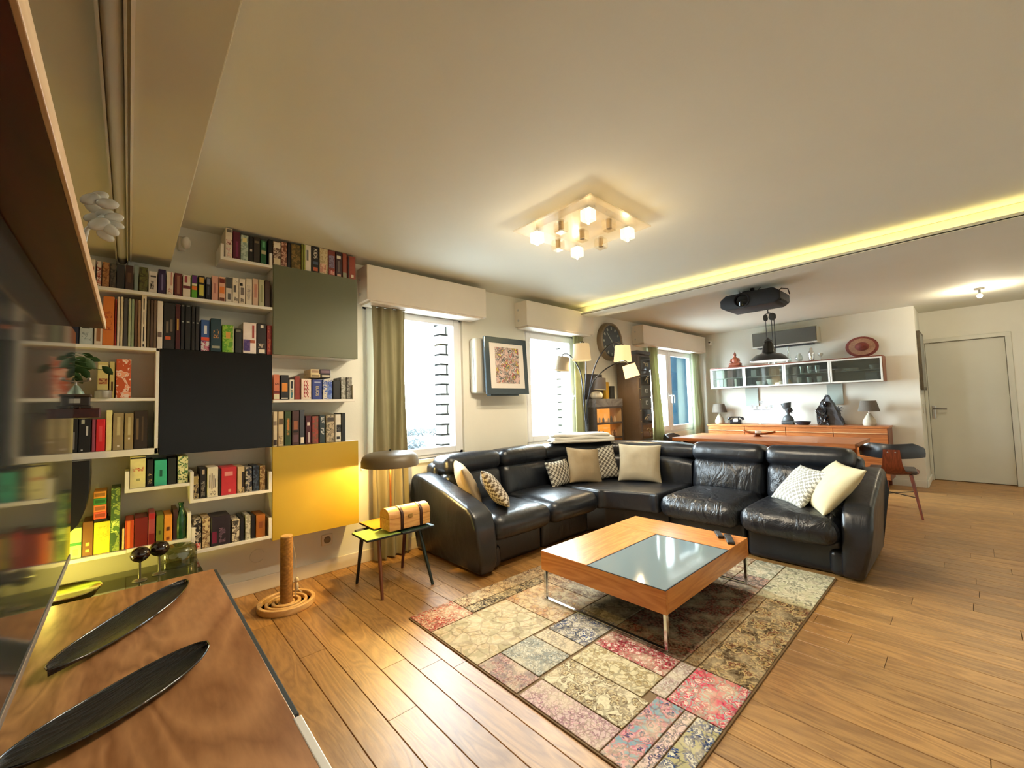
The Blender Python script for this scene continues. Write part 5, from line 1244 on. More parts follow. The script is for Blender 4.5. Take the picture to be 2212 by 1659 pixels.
MB().tube([(7.80, 2.225, 1.11), (7.80, 2.245, 1.083), (7.80, 2.485, 1.083), (7.80, 2.505, 1.11)], .0045, 6).tube([(7.80, 2.305, 1.10), (7.80, 2.315, 1.083)], .004, 6).tube([(7.80, 2.425, 1.10), (7.80, 2.415, 1.083)], .004, 6).build('crossbar', wire, t)
for (cy_, cz) in ((2.222, 1.112), (2.295, 1.10), (2.435, 1.10), (2.508, 1.112), (2.365, 1.176)):
    MB().lathe([(0, 0), (.018, 0), (.027, .02), (.030, .058), (.028, .058), (.025, .022), (0, .004)], (7.80, cy_, cz), 14).build('cup', cupg, t, 40)
st = plain('bronze_stone', (.035, .04, .042), .42, noise=.35, nscale=30)
t = thing('stone_bust', 'small dark stone bust with a tall flat-topped headdress', 'bust', (7.80, 1.99, SZ+.0005))
bx, by = 7.80, 1.99
m = MB().box(bx-.055, bx+.055, by-.088, by+.088, SZ+.0006, SZ+.055, .012, 3); m.build('plinth', st, t, 40)
MB().lathe([(.0, .05), (.078, .05), (.082, .07), (.070, .115), (.050, .135), (.030, .150), (.024, .175), (.026, .20), (0, .20)], (bx, by, SZ), 20, sx=.62).build('shoulders', st, t, 60)
MB().lathe([(0, 0), (.016, .0), (.034, .018), (.046, .05), (.050, .085), (0, .10)], (0, 0, 0), 18, Matrix.Translation((bx, by-.012, SZ+.180)), sx=.9, sy=1.05).ball((bx-.006, by-.066, SZ+.228), (.008, .012, .013), 6).ball((bx-.006, by-.054, SZ+.196), (.012, .012, .010), 6).ball((bx-.044, by-.01, SZ+.232), (.006, .010, .016), 6).build('head', st, t, 60)
MB().lathe([(.0, 0), (.050, 0), (.056, .03), (.074, .095), (.072, .102), (0, .106)], (0, 0, 0), 20, Matrix.Translation((bx+.0, by+.004, SZ+.246)) @ Matrix.Rotation(math.radians(-9), 4, 'X'), sx=.85).build('headdress', st, t, 50)
o = MB().lathe([(0, 0), (.07, 0), (.092, .020), (.104, .052), (.099, .052), (.086, .023), (.062, .008), (0, .008)], (7.78, 1.785, SZ+.0005), 30).build('bowl', plain('bowl_navy', (.018, .02, .03), .3), None, 40); tag(o, 'low dark navy bowl between the bust and the dark sculpture', 'bowl')
# dark mineral sculpture
t = thing('mineral_sculpture', 'tall jagged shiny black sculpture with a pointed top on the sideboard', 'sculpture', (7.82, 1.45, SZ+.0005))
mt = plain('mineral_grey', (.045, .047, .052), .42, bs=.5, bscale=40); mg = plain('mineral_gloss', (.010, .010, .012), .06, spec=.9)
random.seed(9)
def jag(poly, x0, x1, mat, nm):
    m = MB().prism(poly, 'x', x0, x1); bmx = bmesh.new(); vs = [bmx.verts.new(v) for v in m.V]
    for f in m.F: bmx.faces.new([vs[i] for i in f])
    bmesh.ops.triangulate(bmx, faces=bmx.faces[:]); bmesh.ops.subdivide_edges(bmx, edges=bmx.edges[:], cuts=2, use_grid_fill=True)
    for v in bmx.verts:
        if v.co.z > SZ+.02: v.co += Vector((random.uniform(-.012, .012), random.uniform(-.008, .008), random.uniform(-.008, .008)))
        v.co.z = max(v.co.z, SZ+.001)
    MB().addbm(bmx).build(nm, mat, t)
jag([(1.60, SZ+.001), (1.585, 1.00), (1.60, 1.09), (1.565, 1.15), (1.50, 1.26), (1.475, 1.30), (1.455, 1.28), (1.40, 1.18), (1.36, 1.10), (1.32, .98), (1.29, .93), (1.285, SZ+.001)], 7.78, 7.90, mt, 'block')
jag([(1.605, 1.03), (1.61, 1.07), (1.575, 1.11), (1.50, 1.115), (1.47, 1.06), (1.50, 1.0), (1.58, 1.0)], 7.73, 7.80, mg, 'crystal')
jag([(1.57, .92), (1.585, .98), (1.54, 1.01), (1.46, 1.0), (1.45, .92), (1.50, .90)], 7.74, 7.80, mg, 'crystal')
jag([(1.57, SZ+.001), (1.58, .90), (1.52, .93), (1.46, .90), (1.45, SZ+.001)], 7.74, 7.80, mg, 'crystal')
jag([(1.53, 1.14), (1.50, 1.19), (1.47, 1.20), (1.455, 1.15), (1.48, 1.12)], 7.75, 7.80, mg, 'crystal')
for (dy, dz) in ((-.085, .035), (-.10, .005), (-.085, -.03), (-.045, .05)):
    MB().tube([(7.80, 1.37, 1.08), (7.79, 1.37+dy*.5, 1.08+dz*.4), (7.79, 1.37+dy, 1.08+dz)], [.012, .009, .004], 6).build('spike', mt, t)
# ------------------------------------------------------------------ glass-fronted wall cabinets
WX = 7.70
t = thing('display_cabinet', 'row of four glass-fronted wall cabinets above the sideboard', 'cabinet', (7.86, 1.96, 1.468))
Y0, Y1, Z0, Z1 = .792, 3.125, 1.468, 1.815
MB().box(WX+.002, XE-.002, Y0, Y1, Z1, Z1+.016, .001).build('top_board', teakd, t)
MB().box(WX+.002, XE-.002, Y0, Y0+.016, Z0, Z1).box(WX+.002, XE-.002, Y1-.016, Y1, Z0, Z1).build('side_board', teakd, t)
MB().box(WX+.002, XE-.002, Y0+.016, Y1-.016, Z0, Z0+.016).build('bottom_board', plain('cabinet_inside', (.34, .34, .31), .7), t)
MB().box(XE-.010, XE-.002, Y0+.016, Y1-.016, Z0+.016, Z1).build('back_board', bpy.data.materials['cabinet_inside'], t)
dys = [3.122, 2.566, 1.978, 1.388, .796]
dg = glass('door_glass', (.80, .84, .80), .09, .03, .09, (.20, .22, .20)); alu = plain('white_aluminium', (.78, .79, .74), .35)
for i in range(4):
    a, b_ = dys[i+1]+.002, dys[i]-.002
    d = MB()
    for q in ((a, a+.022, Z0+.001, Z1-.001), (b_-.022, b_, Z0+.001, Z1-.001), (a+.022, b_-.022, Z0+.001, Z0+.023), (a+.022, b_-.022, Z1-.023, Z1-.001)): d.box(WX-.020, WX, q[0], q[1], q[2], q[3], .002)
    do = d.build('door', alu, t)
    MB().box(WX-.012, WX-.008, a+.018, b_-.018, Z0+.019, Z1-.019).build('glass', dg, do)
    if i < 3: MB().box(WX+.003, XE-.011, dys[i+1]-.008, dys[i+1]+.008, Z0+.017, Z1-.001).build('divider', bpy.data.materials['cabinet_inside'], t)
    MB().box(WX+.02, XE-.011, a+.01, b_-.01, 1.636, 1.646).build('inner_shelf', bpy.data.materials['cabinet_inside'], t)
zc = Z0+.0168
wc = plain('white_crockery', (.72, .74, .72), .3)
def box_in(nm, label, cat, y0, y1, z1, c, x0=7.73, x1=7.90, grp=None, z0=zc):
    o = MB().box(x0, x1, y0, y1, z0, z1, .003, 1).build(nm, plain('in_%s_%d' % (nm, int(y0*1000)), c, .6)); tag(o, label, cat, grp)
box_in('file_folder', 'tall white folder on the lower shelf of the leftmost glass cabinet, left of three', 'folder', 2.985, 3.035, 1.628, (.70, .72, .70))
box_in('file_folder', 'tall white folder on the lower shelf of the leftmost glass cabinet, middle of three', 'folder', 2.925, 2.980, 1.628, (.66, .69, .70))
box_in('file_folder', 'tall white folder on the lower shelf of the leftmost glass cabinet, right of three', 'folder', 2.87, 2.92, 1.63, (.60, .66, .68))
box_in('book', 'wide white book behind the leftmost glass door, upper shelf, far left', 'book', 2.90, 3.035, 1.785, (.70, .72, .70), z0=1.647)
box_in('book', 'reddish brown book behind the leftmost glass door, lower shelf', 'book', 2.76, 2.845, 1.625, (.22, .11, .10))
box_in('book', 'reddish brown book behind the leftmost glass door, upper shelf', 'book', 2.76, 2.85, 1.78, (.25, .14, .12), z0=1.647)
box_in('book', 'slim white book behind the leftmost glass door, beside the lower reddish book', 'book', 2.705, 2.74, 1.63, (.7, .68, .62))
box_in('picture_book', 'dark red book at the right behind the leftmost glass door', 'book', 2.60, 2.69, 1.78, (.16, .10, .10), z0=1.647)
def bowl_in(y, r, h, label, z=zc, x=7.80, mat=None, nm='bowl', cat='bowl'):
    o = MB().lathe([(0, 0), (r*.55, 0), (r*.85, h*.35), (r, h), (r*.94, h), (r*.78, h*.38), (0, h*.12)], (x, y, z), 22).build(nm, mat or wc, None, 40); tag(o, label, cat)
bowl_in(2.352, .072, .075, 'white bowl behind the second glass door, left of the big bowl', x=7.80)
bowl_in(2.18, .085, .105, 'large white bowl behind the second glass door', x=7.80)
bowl_in(2.035, .05, .06, 'small white bowl behind the second glass door, right of the big bowl', x=7.78)
bowl_in(2.478, .03, .03, 'tiny white dish at the left behind the second glass door', x=7.76, nm='dish', cat='dish')
box_in('tin_box', 'pale grey tin on the upper shelf behind the second glass door', 'tin', 2.39, 2.47, 1.755, (.42, .44, .42), z0=1.647)
box_in('tin_box', 'dark tin on the upper shelf behind the second glass door', 'tin', 2.10, 2.17, 1.75, (.12, .12, .10), z0=1.647)
cg = glass('cabinet_glassware', (.84, .88, .86), .16, .03, .16)
def tumbler(y, z, r, h, label, x=7.78, grp=None):
    o = MB().lathe([(0, 0), (r*.8, 0), (r, h), (r*.92, h), (r*.74, .008), (0, .008)], (x, y, z), 16).build('drinking_glass', cg, None, 40); tag(o, label, 'glass', grp)
for k in range(4): tumbler(1.86-.10*k, 1.6465, .034, .11, 'clear glass, %s from left on the upper shelf behind the third glass door' % ORD[k], grp='glasses behind the third glass door')
for k in range(3): tumbler(1.80-.13*k, zc, .036, .10, 'clear glass, %s from left on the lower shelf behind the third glass door' % ORD[k], grp='glasses behind the third glass door')
o = MB().prism([(1.96, zc), (1.88, zc), (1.93, zc+.085), (1.95, zc+.085)], 'x', 7.76, 7.80, .003, 1).build('wedge', plain('yellow_wood', (.65, .38, .10), .6)); tag(o, 'yellow wooden wedge at the lower left behind the third glass door', 'ornament')
o = MB().lathe([(0, 0), (.05, 0), (.056, .05), (.04, .12), (.03, .13), (0, .13)], (7.93, 1.70, zc), 18).build('vase', plain('rose_clay', (.30, .17, .13), .6), None, 40); tag(o, 'rose clay vase behind the third glass door', 'vase')
for k, l in enumerate(('lowest', 'middle', 'uppermost')):
    o = MB().lathe([(0, 0), (.05, 0), (.10, .008), (.098, .011), (.05, .004), (0, .004)], (7.82, 1.17, 1.6465+.012*k), 26).build('plate', wc, None, 40); tag(o, '%s white plate of the stack on the upper shelf behind the rightmost glass door' % l, 'plate')
bowl_in(.90, .055, .06, 'grey bowl on the upper shelf behind the rightmost glass door', z=1.6468, mat=plain('grey_crockery', (.3, .31, .3), .5))
box_in('storage_tin', 'dark blue tin at the lower right behind the rightmost glass door', 'tin', .86, .99, 1.60, (.05, .09, .13))
# on top of the cabinets
ZT = Z1+.0165
red = plain('red_wood', (.20, .045, .018), .3)
t = thing('seated_figure', 'small reddish carved wooden figure seated cross-legged on the wall cabinets', 'figurine', (7.80, 2.74, ZT))
fx, fy = 7.80, 2.735
MB().lathe([(0, 0), (.115, 0), (.120, .012), (.10, .028), (0, .03)], (fx, fy, ZT), 26, sx=.6).build('plinth', red, t, 50)
m = MB().rbox((fx, fy, ZT+.05), (.05, .098, .026), .024, 3, (0, 0, 0), 4)
m.lathe([(0, .05), (.060, .05), (.052, .09), (.058, .135), (.052, .155), (.024, .172), (.018, .185), (0, .19)], (fx, fy, ZT), 20, sx=.62)
for s in (-1, 1): m.tube([(fx, fy+s*.055, ZT+.15), (fx-.01, fy+s*.070, ZT+.10), (fx-.035, fy+s*.03, ZT+.07)], [.016, .015, .011], 8)
m.build('body', red, t, 60)
MB().ball((fx-.004, fy, ZT+.212), (.026, .025, .033), 10).lathe([(.02, 0), (.014, .012), (.006, .02), (0, .042)], (fx, fy, ZT+.236), 12).build('head', red, t, 60)
t = thing('cocktail_shaker', 'shiny silver shaker on the wall cabinets', 'shaker', (7.80, 1.625, ZT))
MB().lathe([(0, 0), (.030, 0), (.034, .02), (.043, .11), (.043, .125), (.030, .150), (.022, .165), (.022, .19), (.017, .205), (0, .208)], (7.80, 1.625, ZT), 24).build('body', chrome, t, 40)
MB().lathe([(.0435, 0), (.0445, .004), (.0435, .008)], (7.80, 1.625, ZT+.118), 24).build('seam_ring', chrome, t, 40)
ow = glass('clear_glassware', (.90, .93, .90), .16, .02, .10)
def gl(prof, y, label, cat, nm, x=7.80):
    o = MB().lathe(prof, (x, y, ZT), 22).build(nm, ow, None, 50); tag(o, label, cat)
gl([(0, 0), (.03, 0), (.045, .03), (.052, .06), (.042, .10), (.026, .12), (.030, .135), (.027, .135), (.022, .12), (.038, .10), (.048, .06), (.04, .03), (0, .008)], 1.79, 'round clear glass goblet left of the silver shaker', 'glass', 'glass_goblet')
gl([(0, 0), (.04, 0), (.045, .02), (.016, .15), (.012, .22), (.022, .26), (.019, .26), (.009, .22), (.013, .15), (.04, .022), (0, .006)], 1.93, 'tall clear glass carafe half hidden behind the pendant lamp', 'carafe', 'glass_carafe')
gl([(0, 0), (.028, 0), (.006, .012), (.005, .05), (.03, .075), (.034, .11), (.031, .11), (.027, .077), (0, .058)], 1.51, 'small clear stem glass right of the silver shaker', 'glass', 'stem_glass')
gl([(0, 0), (.025, 0), (.028, .05), (.026, .05), (.023, .006), (0, .006)], 2.20, 'short clear glass under the pendant lamp, left', 'glass', 'shot_glass')
gl([(0, 0), (.025, 0), (.028, .05), (.026, .05), (.023, .006), (0, .006)], 2.12, 'short clear glass under the pendant lamp, right', 'glass', 'shot_glass')
t = thing('straw_hat', 'wide red-rimmed straw hat leaning on the wall above the right glass cabinet', 'hat', (7.93, 1.03, ZT))
HM = Matrix.Translation((7.945, 1.035, ZT+.158)) @ Matrix.Rotation(math.radians(-82), 4, 'Y') @ Matrix.Rotation(math.radians(8), 4, 'X')
def hell(prof, mat, nm): MB().lathe(prof, (0, 0, 0), 32, HM, sx=.82, sy=1.0).build(nm, mat, t, 50)
hr = plain('hat_red', (.14, .022, .012), .8, noise=.3, nscale=30); hs_ = plain('hat_straw', L(150, 112, 88), .9, noise=.2, nscale=50)
hell([(.150, .012), (.186, .000), (.190, .006), (.152, .020), (.150, .012)], hr, 'rim')
hell([(.07, .020), (.110, .014), (.152, .012), (.152, .019), (.110, .021), (.07, .027), (.07, .020)], hs_, 'brim')
hell([(.0, .085), (.03, .082), (.06, .055), (.085, .02), (.085, .016), (0, .016)], hr, 'crown')
# glass plates below the cabinets
for (a, b_, l) in ((2.462, 2.664, 'left'), (1.300, 1.498, 'right')):
    o = MB().box(XE-.022, XE-.012, a, b_, 1.150, 1.460, .002, 1).build('frosted_plate', plain('frosted_panel', L(168, 178, 170), .25)); tag(o, '%s pale frosted glass plate on the wall under the glass cabinets' % l, 'plate', 'glass panels under the wall cabinets')
# air conditioner over the cabinets
t = thing('air_conditioner', 'wide dark grey air conditioner on the far wall', 'air conditioner', (7.89, 1.99, 2.12))
MB().box(7.80, XE-.002, 1.53, 2.445, 2.118, 2.378, .012, 3).build('housing', plain('ac_pale', L(170, 168, 150), .5), t, 40)
MB().box(7.784, 7.800, 1.545, 2.440, 2.142, 2.365, .006).build('front_panel', plain('ac_grey', L(74, 72, 64), .25), t)
MB().box(7.782, 7.802, 1.535, 2.445, 2.119, 2.140, .004).build('silver_strip', plain('ac_strip', (.7, .7, .66), .3, .3), t)
MB().box(7.81, 7.96, 1.60, 2.38, 2.104, 2.119).build('vent', matblack, t)
# security camera
p = at_x(1534.5, 741, 7.95)
t = thing('security_camera', 'small white security camera in the corner above the far curtain', 'camera', (7.96, p.y, p.z-.05))
MB().ball((7.93, p.y, p.z), (.036, .034, .04), 10).cyl((7.96, p.y, p.z-.02), (8.016, p.y, p.z-.03), .018, n=10).build('body', whitem, t, 60)
MB().ball((7.90, p.y+.0, p.z+.006), (.014, .018, .018), 8).build('lens', blackm, t, 60)
# picture and switches in the niche
t = thing('wall_picture', 'dark picture frame seen edge-on on the side wall by the door', 'picture', (8.45, YB-.02, 1.34))
MB().box(8.12, 8.74, YB-.036, YB-.001, 1.33, 2.16, .003).build('frame', wood('frame_brown', (.06, .045, .025), (.10, .075, .04), 'z', 5, .5), t)
MB().box(8.16, 8.70, YB-.037, YB-.030, 1.37, 2.12).build('print', plain('print_grey', (.3, .3, .27), .6), t)
o = MB().box(8.30, 8.37, YB-.014, YB-.001, 1.00, 1.13, .004).build('light_switch', plain('switch_cream', (.55, .53, .45), .4)); tag(o, 'small cream light switch below the edge-on picture frame', 'switch')
# hall spot
t = thing('ceiling_spot', 'small lit ceiling spot near the door', 'lamp', (7.37, -.142, 2.50))
MB().lathe([(0, 0), (.045, 0), (.045, -.018), (.012, -.024), (.010, -.06), (0, -.06)], (7.37, -.142, 2.4995), 20).build('base', plain('spot_steel', (.3, .29, .27), .3, 1), t, 40)
MB().ball((7.37, -.142, 2.405), .024, 8).build('bulb', emit('spot_bulb', (1, .86, .55), 30), t, 60)
lamp('hall_light', (7.37, -.142, 2.36), HALL, (1, .86, .62), .03)
# ------------------------------------------------------------------ projector
t = thing('projector', 'black projector hanging from the ceiling beam', 'projector', (5.12, 1.58, 2.26))
PM = Matrix.Translation((5.12, 1.575, 2.355))
pb = plain('projector_black', (.008, .008, .009), .55, spec=.3)
prof = [(-.30, -.045), (-.30, .035), (-.235, .085), (.235, .085), (.30, .035), (.30, -.045), (.24, -.085), (-.24, -.085)]
MB().prism([(p[0], p[1]) for p in prof], 'x', -.14, .22, .012, 2, PM).build('housing', pb, t, 40)
LM = PM @ Matrix.Translation((-.14, .07, .0)) @ Matrix.Rotation(-PI/2, 4, 'Y')
MB().lathe([(.082, -.01), (.082, .018), (.070, .022), (.064, .006), (.064, -.004)], (0, 0, 0), 28, LM).build('lens_ring', pb, t, 40)
MB().lathe([(0, .016), (.03, .013), (.064, .002), (.064, -.004)], (0, 0, 0), 28, LM).build('lens', plain('lens_glass', (.004, .005, .007), .05, spec=.3), t, 60)
MB().box(-.1, .1, -.30, -.20, -.066, -.04, .004, 1, PM).build('side_vent', matblack, t)
MB().box(-.06, .06, -.06, .06, .085, .105, .004, 1, PM).cyl((0, 0, .10), (0, 0, .1445), .022, n=12, M=PM).box(-.02, .02, .03, .10, .10, .125, 0, 1, PM).build('ceiling_mount', matblack, t)
MB().tube([(.12, -.20, .07), (.16, -.24, .12), (.20, -.29, .11), (.22, -.30, .05)], .006, 6, PM).tube([(-.02, .11, .09), (-.02, .125, .13)], .004, 6, PM).tube([(.0, -.05, .10), (-.02, -.09, .135)], .004, 6, PM).build('cable', matblack, t, 60)
# ------------------------------------------------------------------ pendant lamp over the dining table
pxl, pyl = 6.2, 1.757
t = thing('pendant_lamp', 'black enamel pendant lamp with pulley over the dining table', 'lamp', (pxl, pyl, 1.75))
en = plain('black_enamel', (.018, .016, .014), .22); enw = plain('white_enamel', (.85, .85, .82), .35)
MB().sheet([(.225, 0), (.227, .006), (.19, .05), (.15, .085), (.10, .10), (.078, .112), (.070, .16), (.058, .22), (.042, .255), (.012, .262), (0, .262)], (pxl, pyl, 1.757), 36).build('shade', en, t, 40)
MB().sheet([(.225, 0), (.222, .002), (.186, .046), (.146, .080), (.09, .096), (0, .10)], (pxl, pyl, 1.757), 36).build('shade_lining', emit('pendant_lining', (1, .97, .9), .9), t, 40)
MB().lathe([(0, .012), (.02, .0), (.060, -.006), (.055, .004), (.03, .022), (.012, .045), (0, .05)], (pxl, pyl, 2.02), 18).build('cap', en, t, 40)
MB().cyl((pxl, pyl+.012, 2.05), (pxl, pyl+.012, 2.34), .004, n=6).cyl((pxl, pyl-.055, 2.03), (pxl, pyl-.055, 2.34), .004, n=6).cyl((pxl, pyl-.085, 1.87), (pxl, pyl-.085, 2.33), .004, n=6).build('cord', matblack, t)
MB().prism([(pyl-.015, 2.31), (pyl+.0, 2.29), (pyl+.025, 2.29), (pyl+.036, 2.31), (pyl+.036, 2.36), (pyl+.015, 2.385), (pyl-.01, 2.37)], 'x', pxl-.012, pxl+.012, .003, 1).prism([(pyl-.11, 2.32), (pyl-.08, 2.285), (pyl-.04, 2.295), (pyl-.025, 2.33), (pyl-.04, 2.38), (pyl-.08, 2.385), (pyl-.105, 2.365)], 'x', pxl-.02, pxl+.02, .003, 1).build('pulley', plain('pulley_black', (.03, .03, .025), .5), t)
MB().cyl((pxl, pyl-.02, 2.38), (pxl, pyl-.02, 2.4995), .006, n=8).lathe([(0, 0), (.05, 0), (.05, -.02), (0, -.025)], (pxl, pyl-.02, 2.4995), 18).tube([(pxl, pyl+.012, 2.375), (pxl, pyl-.02, 2.40), (pxl, pyl-.065, 2.38)], .004, 6).build('ceiling_hook', matblack, t)
MB().ball((pxl, pyl-.085, 1.845), .022, 8).build('counterweight', enw, t, 60)
# ------------------------------------------------------------------ square ceiling lamp with nine glass cubes
cxl, cyl_ = 2.245, 1.71
t = thing('ceiling_lamp', 'square glass ceiling lamp with nine crystal cubes, the corner ones lit', 'lamp', (cxl, cyl_, 2.5))
MB().box(2.02, 2.45, cyl_-.215, cyl_+.215, 2.452, 2.4995, .003).build('housing', plain('lamp_housing', (.55, .50, .42), .4), t)
MB().box(cxl-.335, cxl+.335, cyl_-.325, cyl_+.325, 2.440, 2.450, .002).build('glass_plate', glass('lamp_plate', (1, .97, .90), .02, .35, .16, (.9, .84, .7)), t)
for x in (2.10, 2.22): MB().cyl((x, cyl_-.216, 2.475), (x, cyl_-.222, 2.475), .007, n=8).build('screw', steel, t)
gc = glass('crystal_cube', (1, .97, .90), .14, .02, .06, (.9, .8, .6)); gcore = plain('crystal_core', (.30, .21, .10), .2, .6)
gcl = glass('crystal_cube_lit', (.8, .75, .65), .14, .02, 0)
_nt = gcl.node_tree; _o = [n for n in _nt.nodes if n.type == 'OUTPUT_MATERIAL'][0]; _l = _o.inputs[0].links[0].from_socket
_e = _nt.nodes.new('ShaderNodeEmission'); _e.inputs[0].default_value = (1, .84, .56, 1); _e.inputs[1].default_value = .75
_a = _nt.nodes.new('ShaderNodeAddShader'); _nt.links.new(_l, _a.inputs[0]); _nt.links.new(_e.outputs[0], _a.inputs[1]); _nt.links.new(_a.outputs[0], _o.inputs[0])
glow = emit('cube_bulb', (1, .80, .50), CEIL_LAMP); halo = emit('lit_crystal', (1, .86, .58), 2.0)
d_ = .215
for i in (-1, 0, 1):
    for j in (-1, 0, 1):
        x, y = cxl+i*d_, cyl_+j*d_; lit = abs(i)+abs(j) == 2
        sp_ = MB().cyl((x, y, 2.43), (x, y, 2.4395), .020, n=14).build('socket', chrome, t, 40)
        cb_ = MB().box(x-.036, x+.036, y-.036, y+.036, 2.358, 2.430, .008, 2).build('glass_cube', gcl if lit else gc, t)
        if lit:
            MB().cyl((x, y, 2.372), (x, y, 2.4295), .017, n=14).build('lit_core', halo, cb_)
            MB().ball((x, y, 2.348), .0085, 6).build('bulb_tip', glow, cb_, 60)
        else:
            MB().cyl((x, y, 2.372), (x, y, 2.4295), .017, n=14).build('core', gcore, cb_, 40)
for i in (-1, 1):
    for j in (-1, 1):
        s_ = bpy.data.lights.new('cube_light', 'SPOT'); s_.energy = 34.0; s_.color = (1, .85, .62); s_.spot_size = math.radians(172); s_.spot_blend = .35; s_.shadow_soft_size = .02
        so = bpy.data.objects.new('cube_light', s_); COL.objects.link(so); so.location = (cxl+i*d_, cyl_+j*d_, 2.335)
        lamp('cube_glow', (cxl+i*d_, cyl_+j*d_, 2.335), 3.2, (1, .76, .44), .006)
# ------------------------------------------------------------------ five-armed floor lamp
fbx, fby = 4.25, 3.27
t = thing('floor_lamp', 'five-armed arc floor lamp with drum shades behind the sofa corner', 'lamp', (fbx, fby, 0))
MB().lathe([(0, 0), (.10, 0), (.10, .018), (.03, .03), (0, .03)], (fbx, fby, .0005), 28).build('base', blackm, t, 40)
MB().cyl((fbx, fby, .03), (fbx, fby, 1.0), .026, n=14).build('pole', blackm, t, 40)
def drum(px_, py_, Y, r, h, tilt, lit, k):
    c = at_y(px_, py_, Y)
    M = Matrix.Translation(c) @ Matrix.Rotation(math.radians(tilt), 4, Vector((-CR.y, CR.x, 0)) if False else CF)
    mat = [shade_mat('drum_%d' % k, L(176, 166, 148) if k != 4 else L(96, 90, 90), (1, .66, .28), lit, .35)]  # fifth shade's darker grey puts its backlit look into the colour
    o = MB().sheet([(r, -h/2), (r*.84, h/2), (r*.82, h/2), (r*.98, -h/2), (r, -h/2)], (0, 0, 0), 28, M).build('shade', mat[0], t, 40)
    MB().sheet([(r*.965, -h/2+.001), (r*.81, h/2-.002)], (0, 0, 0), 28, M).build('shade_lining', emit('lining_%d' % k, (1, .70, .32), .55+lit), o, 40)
    MB().ball((0, 0, -.02), .026, 8, M).build('bulb', emit('drum_bulb_%d' % k, (1, .86, .6), 5 if lit > .1 else 1.5), o, 60)
    if lit > .3: lamp('drum_light', M @ Vector((0, 0, -.055)), FLOORLAMP*(1 if lit < 1 else 1.5), (1, .74, .40), .03)
    top = M @ Vector((0, 0, h/2))
    MB().tube([M @ Vector((-r*.8, 0, h/2-.01)), M @ Vector((r*.8, 0, h/2-.01))], .003, 5).build('spider', steel, o)
    return top
def armt(a, pts, k):
    pts = [Vector(p) for p in pts]; out = []; n = 18; p0 = Vector((fbx+a[0], fby+a[1], 1.0))
    P = [p0, Vector((fbx+a[0]*2, fby+a[1], 1.25))]+pts
    # smooth curve through points
    Q = [P[0]]+P+[P[-1]]
    for i in range(1, len(Q)-2):
        for s_ in range(n if i == len(Q)-3 else n):
            u = s_/n
            out.append(.5*((2*Q[i])+(-Q[i-1]+Q[i+1])*u+(2*Q[i-1]-5*Q[i]+4*Q[i+1]-Q[i+2])*u*u+(-Q[i-1]+3*Q[i]-3*Q[i+1]+Q[i+2])*u**3))
    out.append(Q[-2])
    MB().tube([(fbx+a[0], fby+a[1], .94)]+out, .008, 7).build('arm', plain('arm_gunmetal', (.05, .05, .055), .3, .8), t, 60)
    e = out[-1]; MB().ball(e, .012, 6).build('joint', chrome, t, 60)
TOP = {}
for k, (px_, py_, Y, r, h, tilt, lit) in enumerate(((1256, 761, 3.12, .112, .200, 0, .40), (1214, 786, 3.30, .095, .165, 8, .02), (1345, 764, 2.95, .112, .200, 2, .85), (1362, 801, 2.90, .095, .165, -16, 1.5), (1295.5, 829, 3.22, .085, .150, 5, .02))):
    TOP[k] = drum(px_, py_, Y, r, h, tilt, lit, k)
armt((-.012, .01), [at_y(1266, 800, 3.2), at_y(1262, 745, 3.16), TOP[0]+Vector((.0, 0, .025)), TOP[0]], 0)
armt((-.022, 0), [at_y(1255, 810, 3.26), at_y(1240, 778, 3.29), at_y(1226, 765, 3.30), TOP[1]+Vector((.0, 0, .03)), TOP[1]], 1)
armt((.012, -.01), [at_y(1281, 805, 3.13), at_y(1300, 763, 3.02), at_y(1325, 740, 2.96), TOP[2]+Vector((0, 0, .02)), TOP[2]], 2)
armt((.02, .005), [at_y(1280, 828, 3.16), at_y(1301, 803, 3.06), at_y(1328, 786, 2.98), at_y(1350, 780, 2.92), TOP[3]], 3)
armt((.015, .012), [at_y(1281, 822, 3.22), at_y(1288, 814, 3.22), TOP[4]+Vector((0, 0, .03)), TOP[4]], 4)
# ------------------------------------------------------------------ clock
t = thing('wall_clock', 'large round dark wall clock with pale numerals behind the floor lamp', 'clock', (5.06, 3.44, 1.87))
KM = Matrix.Translation((5.06, YN-.001, 2.14)) @ Matrix.Rotation(PI/2, 4, 'X')
MB().lathe([(0, 0), (.272, 0), (.275, .02), (.262, .07), (.235, .075), (.225, .055), (0, .055)], (0, 0, 0), 48, KM).build('case', plain('clock_rim', L(128, 112, 88), .4, .3), t, 40)
MB().lathe([(0, .0552), (.226, .0552), (.226, .060), (0, .060)], (0, 0, 0), 48, KM).build('face', plain('clock_face', L(52, 58, 60), .35), t, 40)
for k in range(12):
    a = k*PI/6; M = KM @ Matrix.Rotation(-a, 4, 'Z') @ Matrix.Translation((0, .185, .0602))
    MB().box(-.014, .014, -.020, .020, 0, .002, 0, 1, M).box(-.010, .010, -.016, .016, .002, .0022, 0, 1, M).build('numeral', plain('numeral_pale', L(170, 174, 166), .6), t)
MB().box(-.006, .006, -.03, .165, .0605, .063, 0, 1, KM @ Matrix.Rotation(math.radians(42), 4, 'Z')).box(-.008, .008, -.03, .115, .0632, .065, 0, 1, KM @ Matrix.Rotation(math.radians(212), 4, 'Z')).build('hand', bpy.data.materials['numeral_pale'], t)
